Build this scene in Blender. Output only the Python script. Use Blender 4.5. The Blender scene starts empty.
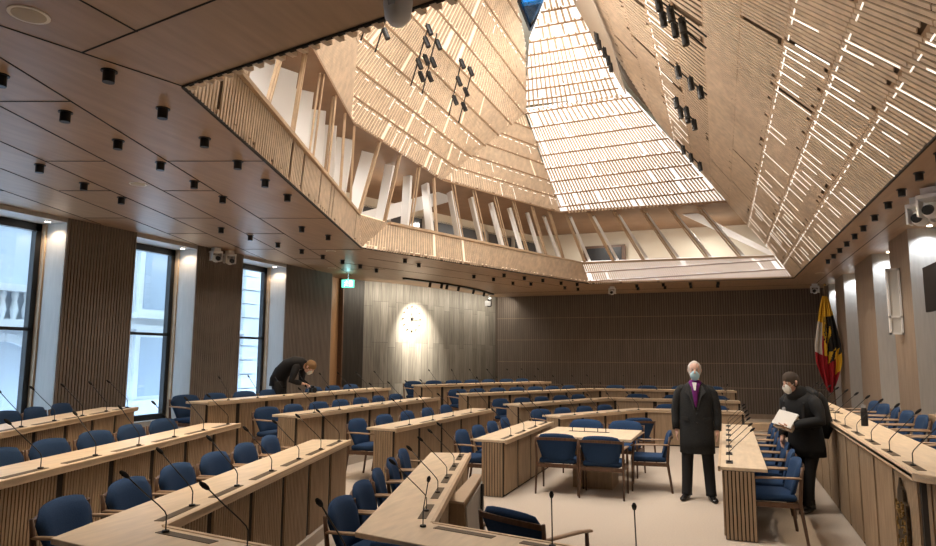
import bpy, bmesh, math, random
from mathutils import Vector, Matrix
random.seed(7)
C = bpy.context.scene.collection
V = Vector

# ------------------------------------------------------------ camera
YAW, PITCH, ROLL = 0.36887, 0.12385, 0.005276
CAM = V((0, 0, 1.86))
fw = V((-math.sin(YAW) * math.cos(PITCH), math.cos(YAW) * math.cos(PITCH), math.sin(PITCH)))
rt = V((math.cos(YAW), math.sin(YAW), 0)); up = rt.cross(fw)
r2 = math.cos(ROLL) * rt + math.sin(ROLL) * up
u2 = -math.sin(ROLL) * rt + math.cos(ROLL) * up
cd = bpy.data.cameras.new('camera'); cam = bpy.data.objects.new('camera', cd); C.objects.link(cam)
m = Matrix.Identity(4)
for i in range(3):
    m[i][0] = r2[i]; m[i][1] = u2[i]; m[i][2] = -fw[i]; m[i][3] = CAM[i]
cam.matrix_world = m
cd.sensor_width = 36; cd.lens = 663.2 / 936 * 36; cd.clip_start = 0.05; cd.clip_end = 200
bpy.context.scene.camera = cam

# ------------------------------------------------------------ world, exposure
sc = bpy.context.scene
sc.view_settings.view_transform = 'Standard'; sc.view_settings.look = 'None'
sc.view_settings.gamma = 1; sc.view_settings.use_curve_mapping = False
sc.view_settings.exposure = 0.75
w = bpy.data.worlds.new('sky'); sc.world = w; w.use_nodes = True
bg = w.node_tree.nodes['Background']
bg.inputs[0].default_value = (0.64, 0.82, 1.0, 1); bg.inputs[1].default_value = 4.6

def lamp(name, kind, loc, power, color=(1, 1, 1), size=0.1, size_y=None, look=None, spot=None, blend=0.6):
    d = bpy.data.lights.new(name, kind); d.energy = power; d.color = color
    if kind == 'AREA':
        d.size = size
        if size_y: d.shape = 'RECTANGLE'; d.size_y = size_y
    else:
        d.shadow_soft_size = size
    if kind == 'SPOT': d.spot_size = spot; d.spot_blend = blend
    o = bpy.data.objects.new(name, d); C.objects.link(o); o.location = loc
    if look is not None:
        o.rotation_euler = (V(look) - V(loc)).to_track_quat('-Z', 'Y').to_euler()
    return o
WARM = (1.0, 0.80, 0.58); NEUT = (1.0, 0.90, 0.78); DAY = (0.75, 0.87, 1.0)
# area lamp added under the canopy ridge, standing in for skylight daylight
lamp('ridge_fill', 'AREA', (-2.6, 6.8, 9.0), 480, (1.0, 0.93, 0.84), 1.4, 4.5, look=(-2.4, 6.81, 0))
# daylight at the three tall windows (and one more behind the camera)
for y in (3.6, 6.4, 9.15, 11.9):
    lamp('window_daylight', 'AREA', (-10.15, y, 2.25), 8, DAY, 1.3, 3.0, look=(-5, y, 1.6))

# ------------------------------------------------------------ materials
MATS = {}
def mat(name, col, rough=0.6, metal=0.0, var=0.0, scale=8.0, stretch=(1, 1, 1), spec=0.4, bump=0.0, emis=None, estr=0):
    if name in MATS: return MATS[name]
    m = bpy.data.materials.new(name); m.use_nodes = True
    nt = m.node_tree; b = nt.nodes['Principled BSDF']
    b.inputs['Base Color'].default_value = (*col, 1); b.inputs['Roughness'].default_value = rough
    b.inputs['Metallic'].default_value = metal; b.inputs['Specular IOR Level'].default_value = spec
    if var > 0 or bump > 0:
        tc = nt.nodes.new('ShaderNodeTexCoord'); mp = nt.nodes.new('ShaderNodeMapping')
        mp.inputs['Scale'].default_value = stretch
        nz = nt.nodes.new('ShaderNodeTexNoise'); nz.inputs['Scale'].default_value = scale
        nz.inputs['Detail'].default_value = 4
        nt.links.new(tc.outputs['Object'], mp.inputs[0]); nt.links.new(mp.outputs[0], nz.inputs['Vector'])
        if var > 0:
            cr = nt.nodes.new('ShaderNodeValToRGB')
            cr.color_ramp.elements[0].position = 0.3; cr.color_ramp.elements[1].position = 0.7
            cr.color_ramp.elements[0].color = (*[max(0, c * (1 - var)) for c in col], 1)
            cr.color_ramp.elements[1].color = (*[min(1, c * (1 + var)) for c in col], 1)
            nt.links.new(nz.outputs['Fac'], cr.inputs[0]); nt.links.new(cr.outputs[0], b.inputs['Base Color'])
        if bump > 0:
            bp = nt.nodes.new('ShaderNodeBump'); bp.inputs['Strength'].default_value = bump; bp.inputs['Distance'].default_value = 0.01
            nt.links.new(nz.outputs['Fac'], bp.inputs['Height']); nt.links.new(bp.outputs[0], b.inputs['Normal'])
    if emis:
        b.inputs['Emission Color'].default_value = (*emis, 1); b.inputs['Emission Strength'].default_value = estr
    MATS[name] = m; return m
OAK_TOP = mat('oak_top', (0.76, 0.61, 0.44), 0.42, var=0.10, scale=3, stretch=(6, 1.2, 6))
OAK_EDGE = mat('oak_edge', (0.66, 0.50, 0.34), 0.5, var=0.08, scale=5)
OAK_RIB = mat('oak_rib', (0.40, 0.29, 0.19), 0.6, var=0.16, scale=3, stretch=(8, 8, 1))
OAK_DARK = mat('oak_gap', (0.028, 0.02, 0.014), 0.85)
GAP = mat('dark_gap', (0.02, 0.018, 0.015), 0.9)
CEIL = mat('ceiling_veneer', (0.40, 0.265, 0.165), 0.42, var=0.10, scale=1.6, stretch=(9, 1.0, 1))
LATT = mat('pale_batten', (0.66, 0.52, 0.385), 0.6, var=0.14, scale=2.5, stretch=(3, 3, 3))
LATT_B = mat('batten_backing_glow', (0.86, 0.74, 0.58), 0.75, var=0.05, scale=2, emis=(1.0, 0.86, 0.68), estr=0.42)  # board given a soft glow so gaps read brighter than the battens
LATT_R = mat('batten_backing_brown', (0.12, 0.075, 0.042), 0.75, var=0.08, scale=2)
PURL = mat('purlin_wood', (0.36, 0.235, 0.14), 0.6, var=0.1, scale=4)
STRUT = mat('strut_wood', (0.50, 0.36, 0.235), 0.55, var=0.12, scale=5)
WALLRIB = mat('wall_rib', (0.20, 0.165, 0.14), 0.65, var=0.15, scale=2, stretch=(6, 6, 0.6))
WALLBACK = mat('wall_rib_back', (0.115, 0.092, 0.076), 0.8)
PIERW = mat('pier_wood', (0.34, 0.265, 0.205), 0.55, var=0.10, scale=2, stretch=(6, 6, 0.7))
WHITE = mat('white_paint', (0.78, 0.78, 0.78), 0.5)
REVEAL = mat('limed_reveal', (0.44, 0.415, 0.385), 0.5, var=0.06, scale=4, stretch=(8, 8, 0.7))
CREAM = mat('cream_plaster', (0.70, 0.64, 0.52), 0.7)
BLACK = mat('black_metal', (0.012, 0.012, 0.013), 0.4)
BLACKF = mat('black_foam', (0.01, 0.01, 0.011), 0.9)
CARPET = mat('sand_carpet', (0.55, 0.475, 0.40), 0.95, var=0.07, scale=60, bump=0.3)
BLUE = mat('blue_wool', (0.024, 0.056, 0.130), 0.92, var=0.12, scale=120, spec=0.2, bump=0.2)
WALNUT = mat('walnut', (0.115, 0.062, 0.036), 0.45, var=0.2, scale=12, stretch=(3, 3, 1))
ARMW = mat('worn_arm_wood', (0.40, 0.27, 0.175), 0.4, var=0.1, scale=12)
STONE_OUT = mat('facade_stone', (0.70, 0.73, 0.76), 0.9, var=0.06, scale=2)
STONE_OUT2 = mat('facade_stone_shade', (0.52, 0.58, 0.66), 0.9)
FACGLASS = mat('facade_glass', (0.38, 0.45, 0.54), 0.3)
GAP_GLOW = mat('gap_glow', (1, 1, 1), 0.5, emis=(1.0, 0.90, 0.78), estr=0.62)  # emissive bars put in for the bright gaps between battens
GLOW = mat('slat_glow', (1, 1, 1), 0.5, emis=(1.0, 0.955, 0.92), estr=0.62)  # self-lit panel added behind slats so their gaps shine white
LAMPE = mat('lamp_face', (1, 1, 1), 0.5, emis=(1.0, 0.85, 0.65), estr=14)
GOLD = mat('gilt_bronze', (0.34, 0.22, 0.08), 0.45, metal=0.5, var=0.5, scale=30)
BRONZE = mat('dark_bronze', (0.07, 0.05, 0.03), 0.5, metal=0.5, var=0.6, scale=40)
GREY = mat('grey_metal', (0.35, 0.35, 0.36), 0.4)

def glass_mat(name, tint):
    m = bpy.data.materials.new(name); m.use_nodes = True; nt = m.node_tree
    nt.nodes.remove(nt.nodes['Principled BSDF'])
    out = nt.nodes['Material Output']; tr = nt.nodes.new('ShaderNodeBsdfTransparent'); gl = nt.nodes.new('ShaderNodeBsdfGlossy')
    tr.inputs[0].default_value = (*tint, 1); gl.inputs['Roughness'].default_value = 0.03
    mx = nt.nodes.new('ShaderNodeMixShader'); mx.inputs[0].default_value = 0.08
    nt.links.new(tr.outputs[0], mx.inputs[1]); nt.links.new(gl.outputs[0], mx.inputs[2]); nt.links.new(mx.outputs[0], out.inputs[0])
    return m
GLASS = glass_mat('window_glass', (0.88, 0.94, 1.0))
SKYGLASS = glass_mat('tinted_skylight_glass', (0.07, 0.26, 0.42))

def stone_material():
    m = bpy.data.materials.new('streaked_stone'); m.use_nodes = True; nt = m.node_tree; b = nt.nodes['Principled BSDF']
    uv = nt.nodes.new('ShaderNodeTexCoord')
    sx = nt.nodes.new('ShaderNodeSeparateXYZ'); cx = nt.nodes.new('ShaderNodeCombineXYZ')
    nt.links.new(uv.outputs['UV'], sx.inputs[0])
    nt.links.new(sx.outputs[1], cx.inputs[0]); nt.links.new(sx.outputs[0], cx.inputs[1])
    br = nt.nodes.new('ShaderNodeTexBrick'); br.inputs['Scale'].default_value = 1
    br.inputs['Brick Width'].default_value = 1.16; br.inputs['Row Height'].default_value = 0.27
    br.inputs['Mortar Size'].default_value = 0.004; br.inputs['Color1'].default_value = (0.19, 0.175, 0.15, 1)
    br.inputs['Color2'].default_value = (0.29, 0.27, 0.235, 1); br.inputs['Mortar'].default_value = (0.08, 0.075, 0.07, 1)
    br.offset = 0.12; br.offset_frequency = 3
    nt.links.new(cx.outputs[0], br.inputs['Vector'])
    mp = nt.nodes.new('ShaderNodeMapping'); mp.inputs['Scale'].default_value = (14, 0.9, 1)
    nz = nt.nodes.new('ShaderNodeTexNoise'); nz.inputs['Scale'].default_value = 1.6; nz.inputs['Detail'].default_value = 5
    nt.links.new(uv.outputs['UV'], mp.inputs[0]); nt.links.new(mp.outputs[0], nz.inputs['Vector'])
    mx = nt.nodes.new('ShaderNodeMix'); mx.data_type = 'RGBA'; mx.blend_type = 'OVERLAY'; mx.inputs['Factor'].default_value = 0.75
    nt.links.new(br.outputs['Color'], mx.inputs['A']); nt.links.new(nz.outputs['Fac'], mx.inputs['B'])
    nt.links.new(mx.outputs['Result'], b.inputs['Base Color']); b.inputs['Roughness'].default_value = 0.6
    return m
STONE = stone_material()

# ------------------------------------------------------------ mesh helpers
class MB:
    def __init__(s): s.v = []; s.f = []; s.mi = []; s.cur = 0
    def add(s, vs, fs):
        n = len(s.v); s.v += [tuple(v) for v in vs]; s.f += [tuple(n + i for i in f) for f in fs]; s.mi += [s.cur] * len(fs)
        return s
    def box(s, a, b):
        (x0, y0, z0), (x1, y1, z1) = a, b
        return s.add([(x0, y0, z0), (x1, y0, z0), (x1, y1, z0), (x0, y1, z0), (x0, y0, z1), (x1, y0, z1), (x1, y1, z1), (x0, y1, z1)],
                     [(3, 2, 1, 0), (4, 5, 6, 7), (0, 1, 5, 4), (1, 2, 6, 5), (2, 3, 7, 6), (3, 0, 4, 7)])
    def bar(s, p, q, wv, tv, e=None):
        """box from p to q, half-width vectors wv and tv (given at p; optional taper e)"""
        p = V(p); q = V(q); wv = V(wv); tv = V(tv); e = 1 if e is None else e
        vs = [p - wv - tv, p + wv - tv, p + wv + tv, p - wv + tv, q - wv * e - tv * e, q + wv * e - tv * e, q + wv * e + tv * e, q - wv * e + tv * e]
        return s.add(vs, [(3, 2, 1, 0), (4, 5, 6, 7), (0, 1, 5, 4), (1, 2, 6, 5), (2, 3, 7, 6), (3, 0, 4, 7)])
    def beam(s, p, q, w_, t_, side=None, e=None):
        p = V(p); q = V(q); d = (q - p).normalized()
        a = V(side) if side is not None else (V((0, 0, 1)) if abs(d.z) < 0.9 else V((1, 0, 0)))
        tv = (a - d * a.dot(d)).normalized(); wv = d.cross(tv)
        return s.bar(p, q, wv * w_ / 2, tv * t_ / 2, e)
    def prism(s, poly, z0, z1):
        n = len(poly)
        vs = [(x, y, z0) for x, y in poly] + [(x, y, z1) for x, y in poly]
        return s.add(vs, [tuple(reversed(range(n))), tuple(range(n, 2 * n))] + [(i, (i + 1) % n, n + (i + 1) % n, n + i) for i in range(n)])
    def slab(s, pts, off):
        n = len(pts); off = V(off); vs = [V(p) for p in pts] + [V(p) + off for p in pts]
        return s.add(vs, [tuple(reversed(range(n))), tuple(range(n, 2 * n))] + [(i, (i + 1) % n, n + (i + 1) % n, n + i) for i in range(n)])
    def cyl(s, p, q, r0, r1=None, n=12):
        return s.loft([(p, r0, r0), (q, r0 if r1 is None else r1, r0 if r1 is None else r1)], n)
    def loft(s, rings, n=14, xdir=None, cap=True):
        """rings: (centre, rx, ry); ring planes follow the path"""
        P = [V(r[0]) for r in rings]; base = len(s.v); vs = []
        prev = None
        for i, r in enumerate(rings):
            a = P[max(0, i - 1)]; b = P[min(len(P) - 1, i + 1)]; d = (b - a)
            d = d.normalized() if d.length > 1e-9 else V((0, 0, 1))
            x = V(xdir) if xdir is not None else (prev if prev is not None else (V((1, 0, 0)) if abs(d.x) < 0.8 else V((0, 1, 0))))
            x = (x - d * x.dot(d)).normalized(); prev = x; y = d.cross(x)
            for k in range(n):
                t = 2 * math.pi * k / n
                vs.append(P[i] + x * math.cos(t) * r[1] + y * math.sin(t) * r[2])
        fs = []
        for i in range(len(rings) - 1):
            for k in range(n):
                k2 = (k + 1) % n; fs.append((i * n + k, i * n + k2, (i + 1) * n + k2, (i + 1) * n + k))
        if cap:
            fs.append(tuple(reversed(range(n)))); fs.append(tuple((len(rings) - 1) * n + k for k in range(n)))
        return s.add(vs, fs)
    def ball(s, c, rx, ry=None, rz=None, n=12, rows=8):
        ry = ry or rx; rz = rz or rx; c = V(c); rings = []
        vs = []; fs = []
        for i in range(1, rows):
            ph = math.pi * i / rows
            for k in range(n):
                t = 2 * math.pi * k / n
                vs.append((c.x + rx * math.sin(ph) * math.cos(t), c.y + ry * math.sin(ph) * math.sin(t), c.z + rz * math.cos(ph)))
        top = len(vs); vs.append((c.x, c.y, c.z + rz)); vs.append((c.x, c.y, c.z - rz))
        for i in range(rows - 2):
            for k in range(n):
                k2 = (k + 1) % n; fs.append((i * n + k, (i + 1) * n + k, (i + 1) * n + k2, i * n + k2))
        for k in range(n):
            fs.append((top, k, (k + 1) % n)); b = (rows - 2) * n; fs.append((top + 1, b + (k + 1) % n, b + k))
        return s.add(vs, fs)
    def build(s, name, mats, parent=None, smooth=False, mod=None, loc=None, rz=0):
        me = bpy.data.meshes.new(name); me.from_pydata([tuple(v) for v in s.v], [], s.f)
        if not isinstance(mats, (list, tuple)): mats = [mats]
        for m_ in mats: me.materials.append(m_)
        if len(mats) > 1: me.polygons.foreach_set('material_index', s.mi)
        if smooth: me.polygons.foreach_set('use_smooth', [True] * len(me.polygons))
        me.update()
        o = bpy.data.objects.new(name, me); C.objects.link(o)
        if parent is not None: o.parent = parent
        if loc is not None: o.location = loc; o.rotation_euler = (0, 0, rz)
        if mod == 'sub':
            md = o.modifiers.new('subsurf', 'SUBSURF'); md.levels = 1; md.render_levels = 2
        elif mod:
            md = o.modifiers.new('bevel', 'BEVEL'); md.width = mod; md.segments = 2; md.limit_method = 'ANGLE'
        return o

def tag(o, label=None, cat=None, group=None, kind=None):
    if label: o['label'] = label
    if cat: o['category'] = cat
    if group: o['group'] = group
    if kind: o['kind'] = kind
    return o
def thing(name, label, cat, loc=(0, 0, 0), rz=0, group=None):
    o = bpy.data.objects.new(name, None); C.objects.link(o); o.location = loc; o.rotation_euler = (0, 0, rz)
    o.empty_display_size = 0.1
    return tag(o, label, cat, group)
def struct(mb, name, mats, label=None, **k):
    o = mb.build(name, mats, **k); o['kind'] = 'structure'
    if label: o['label'] = label
    return o
def kids(o): return [c for c in bpy.data.objects if c.parent == o]
def dup(root, tree, loc, rz, label, group):
    r = root.copy(); C.objects.link(r); r.location = loc; r.rotation_euler = (0, 0, rz)
    r['label'] = label; r['group'] = group
    for ch, gs in tree:
        c = ch.copy(); C.objects.link(c); c.parent = r
        for g in gs:
            d = g.copy(); C.objects.link(d); d.parent = c
    return r
ORD = ['first', 'second', 'third', 'fourth', 'fifth', 'sixth', 'seventh', 'eighth', 'ninth', 'tenth', 'eleventh', 'twelfth', 'thirteenth']
CZ = 3.93

# ------------------------------------------------------------ floor and tiers
XL, XR, YB = -9.38, 2.82, 22.35
struct(MB().box((-12, -3, -0.2), (4.5, 24, 0)), 'floor', CARPET, 'sand coloured carpet of the assembly chamber')
tb = [(-2.3, -2), (-3.07, 3.08), (-4.14, 6.93), (-4.19, 8.19), (-4.07, 12.01), (-3.94, 13.14), (-2.47, 16.18), (0.28, 16.35), (0.28, 22.3), (-7.0, 22.3), (-9.35, 16.5), (-9.36, -2)]
tc = [(-4.0, -2), (-4.6, 3.16), (-5.72, 6.9), (-5.69, 8.08), (-5.50, 12.66), (-5.41, 14.09), (-3.12, 17.89), (0.26, 18.47), (0.26, 22.3), (-7.0, 22.3), (-9.35, 16.5), (-9.36, -2)]
td = [(-5.4, -2), (-6.16, 4.21), (-7.50, 6.96), (-7.27, 8.04), (-6.95, 13.28), (-6.85, 14.72), (-4.62, 18.55), (-3.0, 20.6), (0.24, 20.6), (0.24, 22.3), (-7.0, 22.3), (-9.35, 16.5), (-9.36, -2)]
ZT = dict(a=0.0, b=0.13, c=0.26, d=0.40)
struct(MB().prism(tb, 0, 0.13), 'floor_step', CARPET)
struct(MB().prism(tc, 0.13, 0.26), 'floor_step', CARPET)
struct(MB().prism(td, 0.26, 0.40), 'floor_step', CARPET)
struct(MB().prism([(1.5, 14.4), (1.5, 6.0), (2.5, 5.0), (2.82, 5.0), (2.82, 14.4)], 0, 0.30), 'floor_dais', CARPET)

# ------------------------------------------------------------ walls
def rib_face(mb, p0, p1, z0, z1, nrm, pitch=0.06, w_=0.032, d_=0.02):
    p0 = V((*p0, 0)); p1 = V((*p1, 0)); L = (p1 - p0).length; u = (p1 - p0) / L; n = V((*nrm, 0)).normalized()
    k = max(1, int(round(L / pitch))); st = L / k
    for i in range(k):
        c = p0 + u * (i + 0.5) * st
        mb.bar(c + V((0, 0, z0)) + n * d_ / 2, c + V((0, 0, z1)) + n * d_ / 2, u * w_ / 2, n * d_ / 2)
# back wall
struct(MB().box((-7.7, YB, 0), (4.5, YB + 0.2, CZ + 0.1)), 'wall_back', WALLBACK, 'dark ribbed timber back wall')
mb = MB(); rib_face(mb, (-7.5, YB), (2.9, YB), 0, CZ, (0, -1), 0.075, 0.045, 0.03)
struct(mb, 'wall_back_ribs', WALLRIB)
mb = MB()
for z in (0.9, 1.65, 2.4, 3.15): mb.box((-7.5, YB - 0.034, z), (2.9, YB - 0.028, z + 0.018))
struct(mb, 'trim_1', PIERW)
mb = MB().box((0.3, YB - 0.06, 0), (2.8, YB, 0.14)); struct(mb, 'baseboard_back', PIERW)
# left wall : piers and deep window recesses
PL = [(-3.0, 0.3), (1.6, 2.9), (4.3, 5.67), (7.14, 8.44), (9.85, 11.16), (12.63, 14.55)]
mbw = MB(); mbr = MB(); mbt = MB()
for a, b in PL:
    mbw.box((-9.95, a + 0.02, 0), (XL, b - 0.02, CZ)); rib_face(mbr, (XL, b), (XL, a), 0, CZ, (1, 0), 0.055, 0.032, 0.018)
    mbt.box((-9.95, a - 0.001, 0), (XL + 0.002, a + 0.02, CZ)); mbt.box((-9.95, b - 0.02, 0), (XL + 0.002, b + 0.001, CZ))
for (a, b), (c, d) in zip(PL[:-1], PL[1:]):
    mbt.box((-9.95, b, 3.86), (XL - 0.0, c, CZ)); mbt.box((-9.95, b, 0.0), (-9.75, c, 0.66))
struct(mbw, 'wall_left', PIERW, 'left window wall'); struct(mbr, 'wall_left_ribs', WALLRIB); struct(mbt, 'wall_left_reveals', REVEAL)
wn = 1
for (a, b), (c, d) in zip(PL[:-1], PL[1:]):
    y0, y1 = b + 0.03, c - 0.03
    w_ = thing('window_%d' % wn, 'tall black framed window in a white reveal', None); w_['kind'] = 'structure'; wn += 1
    fr = MB()
    x0, x1 = -9.98, -9.88
    fr.box((x0, y0, 0.66), (x1, y0 + 0.09, 3.86)); fr.box((x0, y1 - 0.09, 0.66), (x1, y1, 3.86))
    fr.box((x0, y0, 3.74), (x1, y1, 3.86)); fr.box((x0, y0, 0.66), (x1, y1, 0.76)); fr.box((x0, y0, 2.2), (x1, y1, 2.25))
    fr.build('window_frame', BLACK, w_)
    MB().box((-9.94, y0 + 0.08, 0.72), (-9.93, y1 - 0.08, 3.76)).build('window_pane', GLASS, w_)
    MB().box((-9.885, y1 - 0.001, 0.66), (-9.80, y1 + 0.03, 3.86)).build('window_bead', STRUT, w_)
    # recess lamp at the head of the reveal
    s_ = thing('recess_light', 'small round downlight in the head of the %s window recess' % ORD[wn - 2], 'light', (-9.55, y1 - 0.16, 3.853), 0, 'lights in the window heads')
    MB().cyl((0, 0, 0), (0, 0, -0.01), 0.035, n=12).build('lamp_face', LAMPE, s_)
    MB().cyl((0, 0, 0.003), (0, 0, -0.006), 0.045, n=12).build('rim', WHITE, s_)
    lamp('recess_lamp', 'SPOT', (-9.55, y1 - 0.16, 3.82), 11, WARM, 0.03, look=(-9.5, y1 + 0.15, 0), spot=2.4)
# end of left wall: brown door recess, dark flank, curved stone wall
mb = MB().box((-10.2, 14.5, 0), (-9.40, 14.62, CZ)); struct(mb, 'wall_left_return', PIERW)
d1 = thing('door_1', 'orange brown timber door in the corner', None); d1['kind'] = 'structure'
MB().box((-10.0, 14.6, 0.40), (-9.75, 15.6, CZ)).build('door_leaf', mat('door_wood', (0.42, 0.24, 0.12), 0.45, var=0.08, scale=2, stretch=(4, 4, 0.6)), d1)
MB().box((-9.76, 15.5, 0.4), (-9.62, 15.56, CZ)).build('door_edge', WALNUT, d1)
struct(MB().slab([(-9.66, 15.5, 0), (-9.40, 16.25, 0), (-9.40, 16.25, CZ), (-9.66, 15.5, CZ)], (-0.3, 0.1, 0)), 'wall_flank', mat('dark_flank_stone', (0.035, 0.03, 0.025), 0.5, var=0.35, scale=2, stretch=(8, 8, 0.7)))
ctrl = [(-9.40, 16.25), (-8.84, 17.3), (-8.30, 19.02), (-7.80, 21.18), (-7.58, 22.34)]
def catmull(P, n):
    out = []
    P = [V(p) for p in P]; Q = [2 * P[0] - P[1]] + P + [2 * P[-1] - P[-2]]
    for i in range(len(P) - 1):
        p0, p1, p2, p3 = Q[i:i + 4]
        for k in range(n):
            t = k / n
            out.append(0.5 * ((2 * p1) + (p2 - p0) * t + (2 * p0 - 5 * p1 + 4 * p2 - p3) * t * t + (3 * p1 - p0 - 3 * p2 + p3) * t ** 3))
    out.append(P[-1]); return out
SC = catmull(ctrl, 8)
me = bpy.data.meshes.new('wall_stone'); vs = []; fs = []; uvs = []; L = 0; Ls = []
for i, p in enumerate(SC):
    if i: L += (p - SC[i - 1]).length
    Ls.append(L); vs += [(p.x, p.y, 0), (p.x, p.y, CZ)]
for i in range(len(SC) - 1): fs.append((2 * i, 2 * i + 2, 2 * i + 3, 2 * i + 1))
me.from_pydata(vs, [], fs); ul = me.uv_layers.new(name='UV')
for poly in me.polygons:
    for li in poly.loop_indices:
        vi = me.loops[li].vertex_index; ul.data[li].uv = (Ls[vi // 2], vs[vi][2] + 0.1)
me.materials.append(STONE); so = bpy.data.objects.new('wall_stone', me); C.objects.link(so); so['kind'] = 'structure'
so['label'] = 'curved wall of streaked grey stone slabs'
md = so.modifiers.new('solid', 'SOLIDIFY'); md.thickness = 0.12; md.offset = -1
# right wall
PR = [(-3, 0.0), (3.0, 4.4), (6.1, 7.4), (9.2, 10.5), (12.4, 13.73), (15.23, 17.14), (18.72, 20.13), (21.3, 22.35)]
mbw = MB(); mbr = MB(); mbt = MB(); mbh = MB()
for a, b in PR:
    mbw.box((XR, a + 0.02, 0), (XR + 0.7, b - 0.02, CZ)); rib_face(mbr, (XR, a), (XR, b), 0, CZ, (-1, 0), 0.045, 0.030, 0.008)
    mbt.box((XR - 0.004, a - 0.001, 0), (XR + 0.7, a + 0.02, CZ)); mbt.box((XR - 0.004, b - 0.02, 0), (XR + 0.7, b + 0.001, CZ))
for (a, b), (c, d) in zip(PR[:-1], PR[1:]):
    mbt.box((XR + 0.62, b, 0), (XR + 0.7, c, CZ))
    y = c - 0.22
    s_ = thing('recess_light', 'small round downlight above the pale recess %.0f metres along the right wall' % c, 'light', (XR + 0.25, y, CZ - 0.002), 0, 'lights over the right wall recesses')
    MB().cyl((0, 0, 0), (0, 0, -0.01), 0.035, n=12).build('lamp_face', LAMPE, s_)
    MB().cyl((0, 0, 0.0), (0, 0, -0.005), 0.045, n=12).build('rim', WHITE, s_)
    lamp('recess_lamp', 'SPOT', (XR + 0.25, y, CZ - 0.05), 26, (0.86, 0.93, 1.0), 0.03, look=(XR + 0.25, c + 0.15, 0), spot=2.2)
struct(mbw, 'wall_right', PIERW, 'right wall with timber piers'); struct(mbr, 'wall_right_ribs', PIERW); struct(mbt, 'wall_right_reveals', REVEAL)
struct(MB().box((-12, -3.1, 0), (4.5, -3, 9)), 'wall_front', CREAM)

# ------------------------------------------------------------ lower ceiling with its polygonal opening
A = V((-3.86, 3.81, CZ)); B = V((-6.52, 11.11, CZ)); Cc = V((-3.58, 18.92, CZ)); D = V((1.75, 19.25, CZ)); Dn = V((1.995, 2.67, CZ))
ring0 = [A, B, Cc, D, Dn]
outer = [(-10.3, -3), (-10.3, 14.7), (-10.3, 22.9), (4.0, 22.9), (4.0, -3)]
def cpoly(pts): return [(p[0], p[1]) for p in pts]
mb = MB(); Z0, Z1 = CZ, CZ + 0.05
quads = [[(-10.3, -3), A, B, (-10.3, 13.0)], [(-10.3, 13.0), B, Cc, (-10.3, 22.9)], [(-10.3, 22.9), Cc, D, (4.0, 22.9)], [(4.0, 22.9), D, Dn, (4.0, -3)], [(4.0, -3), Dn, A, (-10.3, -3)]]
for q in quads: mb.prism(list(reversed(cpoly(q))), Z0, Z1)
struct(mb, 'ceiling', CEIL, 'flat brown veneered ceiling')
mb = MB()
def seam(p, q): mb.beam((*p, CZ - 0.001), (*q, CZ - 0.001), 0.012, 0.006)
ab = (B - A).normalized(); nab = V((ab.y, -ab.x, 0)) * -1
for k, off in enumerate((0.0, 1.07, 1.74, 2.41, 3.1, 3.8, 4.5)):
    o_ = A + nab * off
    p = o_ - ab * 7; q = o_ + ab * (0.0 if k == 0 else 16)
    # clip to wall
    pts = []
    for t in [i * 0.25 for i in range(-28, 65)]:
        x = o_ + ab * t
        if x.x > XL and x.y < 15 and k > 0: pts.append(x)
    if len(pts) > 1: seam(pts[0].xy, pts[-1].xy)
    for t0 in range(-4, 16, 3):
        a_ = o_ + ab * (t0 + 1.3 * (k % 2)); b_ = a_ + nab * (1.07 if k == 0 else 0.67)
        if a_.x > XL and b_.x > XL and k < 6 and (k > 0 or a_.y > 4.0) and a_.y > -2 and a_.y < 15: seam(a_.xy, b_.xy)
seam(A.xy, (-4.95, 0.35)); seam((-4.07, 3.11), (2.0, 2.1)); seam((-3.47, 3.02), (-3.47, -2.5)); seam((-1.2, 2.6), (-1.2, -2.5))
bc = (Cc - B).normalized(); nbc = V((-bc.y, bc.x, 0))
for off in (1.0, 2.0):
    seam((B + nbc * off + bc * 1).xy, (B + nbc * off + bc * 8.3).xy)
seam((-7.2, 20.9), (3.5, 21.2)); seam((2.45, 21), (2.5, 3))
struct(mb, 'trim_2', GAP)

# ------------------------------------------------------------ timber canopy
S = V((-5.36, 10.38, 12.0))
ZG = 5.72
E_ = V((-4.70, 6.64, ZG)); F_ = V((-5.69, 9.35, ZG)); G_ = V((-5.72, 13.16, ZG)); H_ = V((-4.02, 17.35, ZG)); I_ = V((0.155, 17.6, ZG))
Q_ = V((-4.35, 15.03, 7.80)); R0 = V((-1.90, 15.20, 7.98)); UP = V((-2.39, 11.89, 8.63)); QT = V((-3.60, 12.85, 8.55))

def clipseg(p, q, poly):
    """clip 2d segment to convex ccw polygon"""
    t0, t1 = 0.0, 1.0; d = (q[0] - p[0], q[1] - p[1]); n = len(poly)
    for i in range(n):
        a = poly[i]; b = poly[(i + 1) % n]; ex, ey = b[0] - a[0], b[1] - a[1]
        nx, ny = -ey, ex
        num = nx * (p[0] - a[0]) + ny * (p[1] - a[1]); den = nx * d[0] + ny * d[1]
        if abs(den) < 1e-12:
            if num < 0: return None
            continue
        t = -num / den
        if den > 0: t0 = max(t0, t)
        else: t1 = min(t1, t)
        if t0 >= t1: return None
    return ((p[0] + d[0] * t0, p[1] + d[1] * t0), (p[0] + d[0] * t1, p[1] + d[1] * t1))

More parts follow.
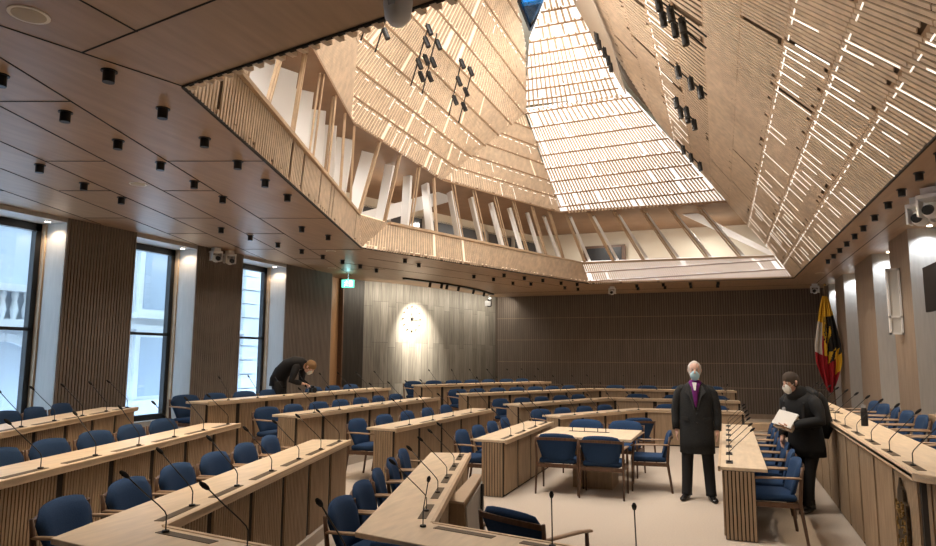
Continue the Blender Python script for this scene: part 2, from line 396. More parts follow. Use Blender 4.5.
def facet(label, pts, udir, inside, apex=None, vdir=None, row=0.42, pitch=0.07, bw=0.034, bt=0.02, skip=0.03, back=LATT_B, backoff=0.10,
          purl_in=True, rowoff=0.0, glow_rows=(), glow_p=0.3, glow_w=0.03, glow=False, rnd=0.25, pw=0.03, batm=None, glow_line=False, pskip=()):
    """slatted facet: pts coplanar polygon, udir purlin direction, inside a point on the room side"""
    pts = [V(p) for p in pts]; o = pts[0]; u = V(udir).normalized()
    n = V((0, 0, 0))
    for i in range(len(pts)): n += (pts[i] - o).cross(pts[(i + 1) % len(pts)] - o)
    n.normalize()
    if n.dot(V(inside) - o) < 0: n = -n
    ce = sum(pts, V((0, 0, 0))) / len(pts); pts = [p - n * n.dot(p - ce) for p in pts]; o = pts[0]
    u = (u - n * u.dot(n)).normalized(); v = n.cross(u)
    if v.z < 0: u = -u; v = n.cross(u)
    P2 = [((p - o).dot(u), (p - o).dot(v)) for p in pts]
    ar = sum(P2[i][0] * P2[(i + 1) % len(P2)][1] - P2[(i + 1) % len(P2)][0] * P2[i][1] for i in range(len(P2)))
    if ar < 0: P2.reverse()
    W = lambda a: o + u * a[0] + v * a[1]
    v0 = min(p[1] for p in P2); v1 = max(p[1] for p in P2); u0 = min(p[0] for p in P2); u1 = max(p[0] for p in P2)
    if apex is not None:
        a = V(apex) - o; ap = (a.dot(u), a.dot(v))
        fn = lambda ui, vv: ui + (ap[0] - ui) * (vv - v0) / (ap[1] - v0)
        k1 = (v1 - v0) / (ap[1] - v0)
        e = max(abs(ap[0] - u0), abs(ap[0] - u1)) * min(6, k1 / (1 - k1) if k1 < 0.86 else 6)
    else:
        vd = V(vdir) if vdir is not None else v; sl = vd.dot(u) / max(1e-6, vd.dot(v))
        fn = lambda ui, vv: ui + sl * (vv - v0); e = abs(sl) * (v1 - v0)
    root = thing('slatted_panel', label, 'slatted panel', tuple(o)); inv = -o
    bat = MB(); pur = MB(); glow_mb = MB(); nglow = [0]
    def slot(p, q, a_, b_):
        if nglow[0] < 100: MB().bar(p, q, a_, b_).build('light_slot', GAP_GLOW, root)
        else: glow_mb.bar(p, q, a_, b_)
        nglow[0] += 1
    rows = [v0 + rowoff * row + row * j for j in range(-1, int((v1 - v0) / row) + 2)]
    nb = int((u1 - u0 + 2 * e) / pitch)
    for j in range(len(rows) - 1):
        a0, a1 = rows[j], rows[j + 1]
        fs_ = (ap[1] - (a0 + a1) / 2) / (ap[1] - v0) if apex is not None else 1.0
        stp = 1 if fs_ > 0.7 else 2 if fs_ > 0.36 else 4
        wsc = 1.0 if fs_ > 0.85 or stp > 1 else max(0.72, fs_)
        for i in range(j % stp if stp > 1 else 0, nb, stp):
            ui = u0 - e + i * pitch
            if random.random() < skip: continue
            r_ = random.random()
            s0 = a0 + (0.12 * row if r_ < rnd else 0); s1 = a1 + (0.10 * row if random.random() < rnd else -0.01)
            c = clipseg((fn(ui, s0), s0), (fn(ui, s1), s1), P2)
            if not c: continue
            p, q = W(c[0]) + inv, W(c[1]) + inv
            if (q - p).length < 0.04: continue
            d = (q - p).normalized(); side = n.cross(d)
            bat.bar(p, q, side * bw * wsc / 2, n * bt / 2)
        if j in glow_rows:
            uu = u0 - e
            while uu < u1 + e:
                if random.random() < glow_p:
                    h0 = a0 + random.choice((0.05, 0.4)) * row; h1 = a1 - 0.05 * row if random.random() < 0.7 else a0 + 0.75 * row
                    c = clipseg((fn(uu, h0), h0), (fn(uu, h1), h1), P2)
                    if c and (W(c[1]) - W(c[0])).length > 0.08:
                        p, q = W(c[0]) + inv + n * (bt * 0.45), W(c[1]) + inv + n * (bt * 0.45); d = (q - p).normalized(); side = n.cross(d)
                        slot(p, q, side * glow_w / 2, n * 0.004)
                uu += pitch * random.choice((2, 3, 4))
        if glow_line and j in glow_rows:
            uu = u0 - e
            while uu < u1 + e:
                c = clipseg((uu, a1 - 0.06), (uu + 0.12, a1 - 0.06), P2)
                if c:
                    slot(W(c[0]) + inv + n * (bt * 0.5), W(c[1]) + inv + n * (bt * 0.5), v * 0.007, n * 0.004)
                uu += random.choice((0.2, 0.24, 0.36))
        if j not in pskip:
            c = clipseg((u0 - 9, a0), (u1 + 9, a0), P2)
            if c and abs(c[1][0] - c[0][0]) > 0.05:
                k_ = (bt / 2 + 0.012) * (1 if purl_in else -1)
                pur.bar(W(c[0]) + inv + n * k_, W(c[1]) + inv + n * k_, v * pw / 2, n * 0.012)
    if bat.f: bat.build('battens', batm or LATT, root)
    if pur.f: pur.build('purlins', PURL, root)
    if glow_mb.f: glow_mb.build('glow_bars', GAP_GLOW, root)['kind'] = 'stuff'
    bk = MB().slab([p + inv - n * backoff for p in pts], -n * 0.02)
    bk.build('glow_panel' if glow else 'backing_board', GLOW if glow else back, root)
    return root
MID = V((-1.8, 11, 6.0)); tb_ = 0.40
lerp = lambda a, b, t: a + (b - a) * t
YD = V((0, 1, 0)); XD = V((1, 0, 0))
# main facets
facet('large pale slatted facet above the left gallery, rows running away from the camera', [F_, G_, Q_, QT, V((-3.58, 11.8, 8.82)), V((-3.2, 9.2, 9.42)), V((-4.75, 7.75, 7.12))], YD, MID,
      apex=V((-2.1, 9.6, 11.0)), row=0.40, pitch=0.090, bw=0.056, bt=0.010, backoff=0.035, skip=0.03, glow_rows=(1, 2, 3, 8), glow_p=0.14, glow_w=0.014, glow_line=True)
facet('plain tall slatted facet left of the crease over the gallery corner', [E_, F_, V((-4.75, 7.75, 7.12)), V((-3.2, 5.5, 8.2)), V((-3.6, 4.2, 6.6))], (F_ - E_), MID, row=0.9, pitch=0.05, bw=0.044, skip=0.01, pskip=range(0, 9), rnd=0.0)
facet('small triangular slatted facet between the big pale facet and the bright far facet', [G_, H_, Q_], (H_ - G_), MID, apex=S, row=0.36, pitch=0.085, bw=0.054, bt=0.010, backoff=0.035, skip=0.03, glow_rows=(1, 2, 4), glow_p=0.10, glow_w=0.012, glow_line=True)
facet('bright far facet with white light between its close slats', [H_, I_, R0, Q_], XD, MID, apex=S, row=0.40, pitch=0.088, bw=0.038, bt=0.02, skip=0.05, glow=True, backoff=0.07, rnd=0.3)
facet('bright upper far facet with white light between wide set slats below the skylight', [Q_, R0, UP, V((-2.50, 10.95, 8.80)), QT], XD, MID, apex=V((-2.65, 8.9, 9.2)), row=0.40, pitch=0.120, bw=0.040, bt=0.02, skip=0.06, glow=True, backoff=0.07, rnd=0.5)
RTOP = [V((-2.9, 9.5, 9.43)), V((-2.9, 4.0, 9.43))]
sl = (9.43 - CZ) / (1.85 + 2.9)
def onR(x, y): 
    xe = 1.75 + (19.25 - y) * 0.01478
    return V((x, y, CZ + (xe - x) * 1.134))
facet('huge brown slatted facet rising over the right side of the chamber', [D, V((I_.x, 17.6, onR(I_.x, 17.6).z)), onR(-1.93, 15.3), onR(-2.39, 11.89), onR(-3.1, 9.2), onR(-3.1, 4.5), Dn],
      YD, MID, apex=S, row=0.62, pitch=0.100, bw=0.058, bt=0.012, skip=0.015, back=LATT_R, backoff=0.035, purl_in=False, pw=0.06, glow_rows=(1, 2, 3, 7), glow_p=0.60, glow_w=0.024, glow_line=True, rnd=0.12)
# near facet above the ceiling edge
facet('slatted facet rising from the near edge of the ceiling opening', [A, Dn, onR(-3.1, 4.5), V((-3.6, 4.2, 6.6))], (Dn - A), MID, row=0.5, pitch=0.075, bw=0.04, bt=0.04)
# pale board beside the bright facet
nR = V((1.134, 0, 1)).normalized() * -1
o_ = MB().slab([R0 + nR * 0.06 + V((0.02, 0, 0)), UP + nR * 0.06, onR(-1.93, 10.9) + nR * 0.06, onR(-1.83, 12.6) + nR * 0.06], nR * 0.02).build('edge_board', mat('pale_board', (0.62, 0.55, 0.47), 0.6))
tag(o_, 'narrow plain pale board along the right edge of the bright upper facet', 'board')

# slatted bands (parapet) standing round the ceiling opening
def low(a, b): return lerp(a, b, (4.47 - CZ) / (ZG - CZ))
A1 = low(A, V((-3.0, 3.95, ZG))); B1 = V((-6.30, 10.60, 4.47)); B2 = V((-6.16, 11.55, 4.47)); C1 = low(Cc, H_); D1 = V((1.28, 18.8, 4.47))
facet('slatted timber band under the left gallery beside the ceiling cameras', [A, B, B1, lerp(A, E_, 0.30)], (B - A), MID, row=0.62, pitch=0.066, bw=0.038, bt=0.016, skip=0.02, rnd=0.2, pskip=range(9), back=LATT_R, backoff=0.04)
facet('folded slatted triangle where the two gallery bands meet', [B, B2, B1], (B2 - B1), MID, row=0.7, pitch=0.05, bw=0.036, skip=0.0, pskip=range(9), rnd=0)
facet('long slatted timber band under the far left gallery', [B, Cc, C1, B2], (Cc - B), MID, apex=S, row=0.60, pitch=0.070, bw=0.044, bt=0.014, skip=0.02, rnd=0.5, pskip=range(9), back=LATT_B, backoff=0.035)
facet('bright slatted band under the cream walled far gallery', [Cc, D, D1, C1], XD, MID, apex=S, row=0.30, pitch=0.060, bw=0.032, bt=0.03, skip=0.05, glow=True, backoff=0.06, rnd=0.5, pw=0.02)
# parapet caps
def cap(a, b, name='band_cap', lab='', t=0.05):
    o = MB().beam(a, b, 0.10, t).build(name, STRUT); tag(o, lab, 'handrail'); return o
cap(lerp(A, E_, 0.30), B1, lab='timber cap rail on the left gallery band')
cap(B2, C1, lab='timber cap rail on the far left gallery band')
cap(C1, D1, lab='timber cap rail on the far gallery band')
# soffit and cavity of the gallery, cream and glazed rear walls
def outw(p, c=V((-1.8, 11.3, 0)), d=1.0):
    v_ = V((p.x - c.x, p.y - c.y, 0)).normalized(); return p + v_ * d
OE = V((-6.4, 4.6, 0)); 
back_line = [V((-6.0, 3.0, 0)), V((-8.3, 9.4, 0)), V((-8.3, 13.4, 0)), V((-5.6, 20.6, 0)), V((3.6, 20.9, 0))]
mb = MB(); inn = [V((-3.6, 4.2, ZG)), E_, F_, G_, H_, I_]
oo = [V((-6.0, 3.0, ZG)), V((-7.4, 7.0, ZG)), V((-8.3, 9.4, ZG)), V((-8.3, 13.4, ZG)), V((-5.6, 20.6, ZG)), V((3.6, 20.9, ZG))]
for i in range(5): mb.slab([inn[i], inn[i + 1], oo[i + 1], oo[i]], (0, 0, 0.05))
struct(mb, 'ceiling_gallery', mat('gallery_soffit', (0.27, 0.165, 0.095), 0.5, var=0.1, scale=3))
mb = MB()
for i in range(5):
    a, b = oo[i], oo[i + 1]
    if i < 4: mb.slab([(a.x, a.y, CZ + .03), (b.x, b.y, CZ + .03), (b.x, b.y, CZ + 0.55), (a.x, a.y, CZ + 0.55)], (-0.1, 0.1, 0)); mb.slab([(a.x, a.y, ZG - 0.25), (b.x, b.y, ZG - 0.25), (b.x, b.y, ZG), (a.x, a.y, ZG)], (-0.1, 0.1, 0))
    else: mb.slab([(a.x, a.y, CZ + .03), (b.x, b.y, CZ + .03), (b.x, b.y, ZG), (a.x, a.y, ZG)], (0, 0.1, 0))
struct(mb, 'wall_gallery', CREAM, 'cream plaster rear wall of the gallery')
mb = MB()
for i in range(4):
    a, b = oo[i], oo[i + 1]; mb.slab([(a.x, a.y, CZ + 0.5), (b.x, b.y, CZ + 0.5), (b.x, b.y, ZG - 0.2), (a.x, a.y, ZG - 0.2)], (-0.03, 0.03, 0))
struct(mb, 'window_8', mat('dark_gallery_glass', (0.09, 0.095, 0.10), 0.12, spec=0.6))
mb = MB()
for i in range(4):
    a, b = oo[i], oo[i + 1]; L = (b - a).length; k = max(2, int(L / 1.15))
    for j in range(k + 1):
        p = lerp(a, b, j / k); mb.box((p.x + 0.0, p.y - 0.07, CZ + 0.5), (p.x + 0.08, p.y + 0.07, ZG - 0.2))
struct(mb, 'trim_3', mat('gallery_mullion', (0.42, 0.40, 0.36), 0.5))
wd = thing('window_9', 'dark framed opening in the cream gallery wall', None); wd['kind'] = 'structure'
MB().box((-4.05, 20.52, 4.62), (-2.75, 20.60, 5.28)).build('window_frame', WALNUT, wd)
MB().box((-3.93, 20.50, 4.70), (-2.87, 20.53, 5.20)).build('window_pane', BLACK, wd)
# skirting line in the gallery and unseen fill lamps added to brighten its fins and wall
for p, q_ in ((V((-6.2, 6.6, 5.55)), 30), (V((-7.2, 9.6, 5.55)), 30), (V((-7.0, 12.6, 5.55)), 25), (V((-6.2, 16.2, 5.55)), 22), (V((-3.3, 19.3, 5.5)), 22), (V((-0.3, 19.6, 5.5)), 24), (V((-5.2, 5.0, 5.5)), 20)):
    lamp('gallery_fill', 'AREA', p, q_ * 1.15, (1, 0.95, 0.88), 0.5, look=p - V((0, 0, 1)))
# struts (pairs of timber laths) and white fins
struts = [((294, 138.7), 0), ]
def strut(a, b, lab):
    a, b = V(a), V(b); o = thing('gallery_strut', lab, 'strut', tuple(a), 0, 'leaning timber struts of the gallery')
    d = (b - a).normalized(); s_ = d.cross(V((0, 0, 1))).normalized()
    n_ = d.cross(s_).normalized()
    for k in (-1, 1):
        MB().bar(s_ * 0.0 + n_ * 0.03 * k, (b - a) + n_ * 0.03 * k, n_ * 0.010, s_ * 0.018).build('lath', STRUT, o)
def fin(a, b, lab, wd_=0.2):
    a, b = V(a), V(b); d = (b - a).normalized(); s_ = (V((a.x, a.y, 0)) - V((-1.8, 11.3, 0))).normalized(); n_ = d.cross(s_).normalized(); s_ = n_.cross(d)
    o = MB().bar((0, 0, 0), b - a, n_ * 0.035, s_ * wd_ / 2).build('gallery_fin', WHITE, loc=tuple(a)); tag(o, lab, 'fin', 'white slanting fins behind the gallery struts')
STR = [((-4.20, 4.9, 4.47), (-4.55, 5.6, 5.75)),
((-4.45, 5.55, 4.47), (-4.70, 6.2, 5.75)),
((-4.80, 6.47, 4.47), (-4.92, 6.85, 5.75)),
((-5.13, 7.35, 4.47), (-5.06, 7.45, 5.75)),
((-5.45, 8.21, 4.47), (-5.33, 8.19, 5.75)),
((-5.80, 9.16, 4.47), (-5.57, 8.88, 5.75)),
((-6.05, 9.90, 4.47), (-5.74, 9.45, 5.75)),
((-6.22, 10.5, 4.47), (-5.74, 10.35, 5.75)),
((-6.15, 11.35, 4.47), (-5.76, 11.2, 5.75)),
((-5.96, 12.12, 4.47), (-5.78, 12.1, 5.75)),
((-5.70, 12.86, 4.47), (-5.83, 12.95, 5.75)),
((-5.41, 13.60, 4.47), (-5.62, 13.55, 5.75)),
((-5.14, 14.42, 4.47), (-5.38, 14.25, 5.75)),
((-4.86, 15.22, 4.47), (-5.10, 14.95, 5.75)),
((-4.58, 16.0, 4.47), (-4.84, 15.63, 5.75)),
((-4.30, 16.85, 4.47), (-4.56, 16.35, 5.75)),
((-4.02, 17.65, 4.47), (-4.28, 17.05, 5.75)),
((-3.60, 18.50, 4.47), (-3.95, 17.55, 5.75)),
((-2.81, 18.55, 4.47), (-3.34, 17.65, 5.75)),
((-2.0, 18.60, 4.47), (-2.67, 17.72, 5.75)),
((-1.17, 18.64, 4.47), (-1.95, 17.76, 5.75)),
((-0.35, 18.70, 4.47), (-1.26, 17.8, 5.75)),
((0.46, 18.75, 4.47), (-0.55, 17.84, 5.75)),]
for k, (a, b) in enumerate(STR):
    w_ = ('on the left gallery band' if k < 8 else 'on the far left gallery band' if k < 17 else 'before the cream wall')
    q = k if k < 8 else k - 8 if k < 17 else k - 17
    strut(a, b, 'leaning pair of laths, %s from the left %s' % (ORD[q], w_))
    if k < 17:
        a2, b2 = STR[k + 1]; o1 = V((-0.42, 0.0, -0.05)) if k < 11 else V((-0.40, 0.22, -0.05))
        fin(lerp(V(a), V(a2), 0.45) + o1, lerp(V(b), V(b2), 0.45) + o1 + V((0, 0, -0.02)), 'white fin, %s from the left %s' % (ORD[q], w_.replace('on the', 'behind the')), 0.30 if k < 8 else 0.2)
    else:
        fin(V(a) + V((0.12, 0.15, 0)), V(b) + V((0.12, 0.15, -0.1)), 'slim white fin, %s from the left %s' % (ORD[q], w_), 0.06)

# diagonal white braces
bm_ = MB().beam((-7.0, 11.0, 4.35), (-6.25, 14.6, 5.72), 0.30, 0.26, side=(1, 0, 0.2)).build('diagonal_brace', WHITE); tag(bm_, 'thick white diagonal brace crossing behind the left gallery struts', 'brace')
bm_ = MB().slab([(1.95, 19.9, 4.35), (1.35, 19.9, 4.6), (-0.95, 18.6, 5.70), (-0.55, 18.6, 5.70)], (0.05, 0.25, 0)).build('diagonal_brace', WHITE); tag(bm_, 'broad white slanting brace at the right end of the cream walled gallery', 'brace')

mb = MB()
for p, q in ((A, B), (B, Cc), (Cc, D), (D, Dn), (Dn, A)):
    d = (q - p); L = d.length; d = d / L; n_ = V((d.y, -d.x, 0)); mb.cur = 0
    mb.bar(p + V((0, 0, -0.004)), q + V((0, 0, -0.004)), n_ * 0.012, V((0, 0, 0.012)))
    k = int(L / 0.11) if p is Dn else 0; mb.cur = 1
    for i in range(k):
        c = p + d * (i + 0.5) * L / k; mb.bar(c - d * 0.022 + n_ * 0.03 - V((0, 0, 0.006)), c + d * 0.022 + n_ * 0.03 - V((0, 0, 0.006)), n_ * 0.035, V((0, 0, 0.014)))
struct(mb, 'trim_4', [OAK_DARK, LATT])
# skylight
sk = thing('skylight', 'dark blue glazed skylight with a black frame at the top of the canopy', 'skylight', (-3.6, 12.6, 8.75))
s0, s1, s2, s3 = V((0.0, 0.3, 0)), V((0.02, -1.4, 0.35)), V((0.9, -3.4, 0.55)), V((1.35, -1.6, 0.22))
MB().slab([s0, s1, s2, s3], (0, 0, 0.02)).build('glass', SKYGLASS, sk)
fr = MB()
for a, b in ((s0, s1), (s1, s2), (s2, s3), (s3, s0), (lerp(s0, s1, .5), lerp(s3, s2, .5)), (lerp(s0, s3, .5), lerp(s1, s2, .5))): fr.beam(a, b, 0.05, 0.10)
fr.build('frame', BLACK, sk)
# unseen attic shell added around the canopy to keep sky light out
mb = MB(); mb.box((-10.4, -3, ZG + 1.0), (-10.3, 23, 10.2)); mb.box((4.0, -3, CZ), (4.1, 23, 10.2)); mb.box((-10.4, 22.6, CZ), (4.1, 22.7, 10.2))
mb.box((-10.4, -3, 10.2), (-4.2, 23, 10.3)); mb.box((-1.6, -3, 10.2), (4.1, 23, 10.3)); mb.box((-4.2, -3, 10.2), (-1.6, 9.0, 10.3)); mb.box((-4.2, 14.5, 10.2), (-1.6, 23, 10.3))
mb.box((-10.4, -3, CZ), (-10.3, 23, ZG + 1.0))
struct(mb, 'wall_sky_block', CREAM)

# ------------------------------------------------------------ facade across the courtyard
fa = thing('courtyard_facade', 'pale stone palace facade with arches and balustrade seen through the windows', 'building', (-14.5, 0, 0))
MB().box((-0.4, -4, -3), (0, 26, 9)).build('wall', STONE_OUT, fa)
for y in (7.3, 9.75):     # arches
    m_ = MB(); 
    for z0 in (-0.95, 1.7):
        rings = []
        for k in range(13):
            t = math.pi * k / 12; rings.append((0.02, y + 0.95 * math.cos(t), z0 + 2.2 + 0.95 * math.sin(t)))
        for a_, b_ in zip(rings[:-1], rings[1:]): m_.beam(a_, b_, 0.18, 0.16, side=(1, 0, 0))
        m_.box((0, y - 1.1, z0 - 1), (0.12, y - 0.86, z0 + 2.2)); m_.box((0, y + 0.86, z0 - 1), (0.12, y + 1.1, z0 + 2.2))
    m_.build('arch', STONE_OUT, fa)
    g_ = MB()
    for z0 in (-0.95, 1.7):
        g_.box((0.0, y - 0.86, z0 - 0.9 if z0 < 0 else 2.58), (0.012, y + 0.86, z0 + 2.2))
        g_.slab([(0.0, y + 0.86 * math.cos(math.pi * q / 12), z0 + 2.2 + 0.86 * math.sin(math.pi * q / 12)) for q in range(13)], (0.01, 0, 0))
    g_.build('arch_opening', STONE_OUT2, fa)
m_ = MB().box((0, 4.5, 2.40), (0.45, 11.2, 2.58)); m_.box((0.05, 4.5, 3.18), (0.40, 11.2, 3.33)); m_.build('balustrade', STONE_OUT, fa)
bal = MB()
for i in range(26):
    y = 4.6 + i * 0.26; bal.loft([((0.22, y, 2.58), .05, .05), ((0.22, y, 2.64), .06, .06), ((0.22, y, 2.78), .09, .09), ((0.22, y, 2.98), .045, .045), ((0.22, y, 3.1), .07, .07), ((0.22, y, 3.18), .06, .06)], 8)
bal.build('baluster_row', STONE_OUT, fa)
for y, z in ((13.75, 0.6), (13.75, 2.9), (16.0, 0.6), (16.0, 2.9)):
    w_ = MB().box((0, y - 0.6, z), (0.1, y + 0.6, z + 1.9)).build('stone_window', STONE_OUT, fa)
    MB().box((0.1, y - 0.45, z + 0.15), (0.11, y + 0.45, z + 1.7)).build('pane', FACGLASS, w_)
    MB().box((0, y - 0.7, z - 0.1), (0.22, y + 0.7, z + 0.05)).build('sill', STONE_OUT, w_)
qn = MB()
for i in range(22):
    qn.box((0, 17.3, -1 + i * 0.45), (0.10 + 0.04 * (i % 2), 18.0 + 0.3 * (i % 2), -1 + i * 0.45 + 0.41))
for z in (2.5, 4.75): qn.box((0, 11.3, z), (0.12, 25, z + 0.12))
for i in range(18): qn.box((0, 18.8, -1 + i * 0.55), (0.03, 24, -1 + i * 0.55 + 0.5))
qn.build('quoins', STONE_OUT, fa)
struct(MB().box((-14.2, -4, -3.1), (-10.0, 26, -3)), 'floor_courtyard', STONE_OUT)

# ------------------------------------------------------------ desks
def offset(poly, d):
    P = [V(p) for p in poly]; out = []
    for i, p in enumerate(P):
        ds = []
        if i > 0: ds.append((p - P[i - 1]).normalized())
        if i < len(P) - 1: ds.append((P[i + 1] - p).normalized())
        ns = [V((-t.y, t.x)) for t in ds]
        if len(ns) == 1: out.append(p + ns[0] * d)
        else:
            b = (ns[0] + ns[1]).normalized(); out.append(p + b * d / max(0.3, b.dot(ns[0])))
    return out
DESKS = []
def desk(key, desc, poly, zt, zf, zb, depth=0.45, body=0.30, pitch=0.66, pitch2=None, ends=(True, True), seats=True, slots=True, noseat_arms=()):
    poly = [V(p) for p in poly]; o = poly[0]
    root = thing('assembly_desk', desc, 'desk', (o.x, o.y, zb)); off = V((-o.x, -o.y, -zb))
    mb = MB(); fr = offset(poly, -0.025); bk = offset(poly, depth)
    pl = [(p.x + off.x, p.y + off.y) for p in fr] + [(p.x + off.x, p.y + off.y) for p in reversed(bk)]
    mb.prism(pl, zt - 0.035 - zb, zt - zb); mb.build('desktop', OAK_TOP, root, mod=0.006)
    f1 = offset(poly, 0.03); b1 = offset(poly, 0.03 + body)
    mb = MB(); pl = [(p.x + off.x, p.y + off.y) for p in f1] + [(p.x + off.x, p.y + off.y) for p in reversed(b1)]
    zlow = zf - zb
    mb.prism(pl, min(zlow, 0) + 0.004, zt - 0.037 - zb); mb.build('carcass', OAK_DARK, root)
    # light front lip
    mb = MB()
    for i in range(len(poly) - 1):
        a, b = fr[i], fr[i + 1]; mb.slab([(a.x + off.x, a.y + off.y, zt - zb - 0.05), (b.x + off.x, b.y + off.y, zt - zb - 0.05), (b.x + off.x, b.y + off.y, zt - zb + 0.006), (a.x + off.x, a.y + off.y, zt - zb + 0.006)],
                                         tuple(V((*( (V((-(b - a).y, (b - a).x))).normalized() * 0.028), 0))))
    mb.build('front_lip', OAK_EDGE, root, mod=0.003)
    pts = []
    for i in range(len(poly) - 1):
        a, b = f1[i], f1[i + 1]; d = (b - a); L = d.length; u = d / L; n = V((u.y, -u.x))   # outward (front) normal
        pt_ = pitch2 if (pitch2 and i == 1) else pitch
        k = max(1, int(round(L / pt_)))
        for j in range(k):
            p0 = a + u * (L * j / k + 0.042); p1 = a + u * (L * (j + 1) / k - 0.042)
            m_ = MB(); q0 = p0 + n * 0.004; q1 = p1 + n * 0.004
            m_.slab([(q0.x + off.x, q0.y + off.y, zlow + 0.03), (q1.x + off.x, q1.y + off.y, zlow + 0.03), (q1.x + off.x, q1.y + off.y, zt - zb - 0.05), (q0.x + off.x, q0.y + off.y, zt - zb - 0.05)], (-n.x * 0.01, -n.y * 0.01, 0))
            rib_face(m_, (q0.x + off.x, q0.y + off.y), (q1.x + off.x, q1.y + off.y), zlow + 0.03, zt - zb - 0.05, (n.x, n.y), 0.036, 0.024, 0.012)
            m_.build('front_panel', OAK_RIB, root)
        if i in noseat_arms: continue
        tn = V((-u.y, u.x))
        Lp = (poly[i + 1] - poly[i]).length; k = max(1, int(round(Lp / pt_)))
        for j in range(k):
            c = poly[i] + u * (Lp * (j + 0.5) / k); pts.append((c, u, tn, i, j, k))
            if slots:
                s0 = c + tn * 0.075 - u * 0.22; s1 = c + tn * 0.075 + u * 0.22
                m_ = MB(); m_.bar((s0.x + off.x, s0.y + off.y, zt - zb + 0.001), (s1.x + off.x, s1.y + off.y, zt - zb + 0.001), (tn.x * 0.03, tn.y * 0.03, 0), (0, 0, 0.0025))
                m_.build('cable_slot', mat('slot_shadow', (0.12, 0.085, 0.05), 0.6), root)
    for e, ok in zip((0, -1), ends):
        if not ok: continue
        a, b = (f1[e], b1[e]); nn = (poly[0] - poly[1]).normalized() if e == 0 else (poly[-1] - poly[-2]).normalized()
        m_ = MB(); p0 = V((a.x, a.y)); p1 = V((b.x, b.y))
        rib_face(m_, (p0.x + off.x, p0.y + off.y), (p1.x + off.x, p1.y + off.y), zlow + 0.01 if False else 0.01 + min(0, zlow), zt - zb - 0.04, (nn.x, nn.y), 0.038, 0.026, 0.014)
        m_.build('end_panel', OAK_RIB, root)
    DESKS.append((key, desc, pts, zt, zb)); return root
# ring a (floor), b, c, d
desk('near', 'angled desk nearest the camera whose pale corner fills the bottom centre', [(1.2, 3.62), (-1.90, 4.24), (-2.82, 7.36)], 0.74, 0, 0, pitch=0.62)
desk('mid', 'short desk standing left of the central table', [(-2.79, 8.62), (-2.82, 11.35)], 0.74, 0, 0)
desk('inner', 'lowest angled desk behind the central table and the standing man', [(-2.93, 12.35), (-1.62, 14.72), (0.30, 14.95)], 0.74, 0, 0, pitch2=0.8)
desk('bnear', 'angled desk with its corner at the lower left, second tier from the centre', [(-1.2, 2.82), (-3.09, 3.08), (-4.16, 6.93)], 0.87, 0, 0.13)
desk('bmid', 'second tier desk left of the short desk by the table', [(-4.21, 8.19), (-4.09, 12.01)], 0.87, 0, 0.13, pitch=0.76)
desk('bfar', 'angled second tier desk at the far side, one row behind the lowest', [(-3.96, 13.14), (-2.49, 16.16), (0.26, 16.33)], 0.87, 0, 0.13, pitch2=0.8)
desk('cnear', 'third tier desk at the left, second row out from the windows', [(-4.16, 1.7), (-4.6, 3.16), (-5.74, 6.9)], 1.0, 0.13, 0.26)
desk('cmid', 'third tier desk in the middle left, in front of the photographer\'s row', [(-5.71, 8.08), (-5.52, 12.66)], 1.0, 0.13, 0.26)
desk('cfar', 'angled third tier desk running towards the ribbed back wall', [(-5.43, 14.09), (-3.14, 17.87), (0.22, 18.45)], 1.0, 0.13, 0.26, pitch2=0.8)
desk('dnear', 'topmost desk row close to the first two windows', [(-5.5, 2.8), (-6.18, 4.21), (-7.52, 6.96)], 1.14, 0.26, 0.40)
desk('dmid', 'topmost desk row where the photographer bends down', [(-7.29, 8.04), (-6.97, 13.28)], 1.14, 0.26, 0.40)
desk('dfar', 'topmost desk row in front of the curved stone wall', [(-6.87, 14.72), (-4.64, 18.53)], 1.14, 0.26, 0.40)
desk('right', 'free standing desk between the two men, row of chairs on its right', [(-0.10, 12.30), (-0.10, 7.56)], 0.73, 0, 0, pitch=0.66, slots=False)
desk('dais', 'long raised presiding desk along the right wall', [(1.20, 13.9), (1.20, 5.56), (2.1, 4.7)], 1.06, 0, 0.0, depth=0.50, body=0.3, pitch=0.78, noseat_arms=(1,))

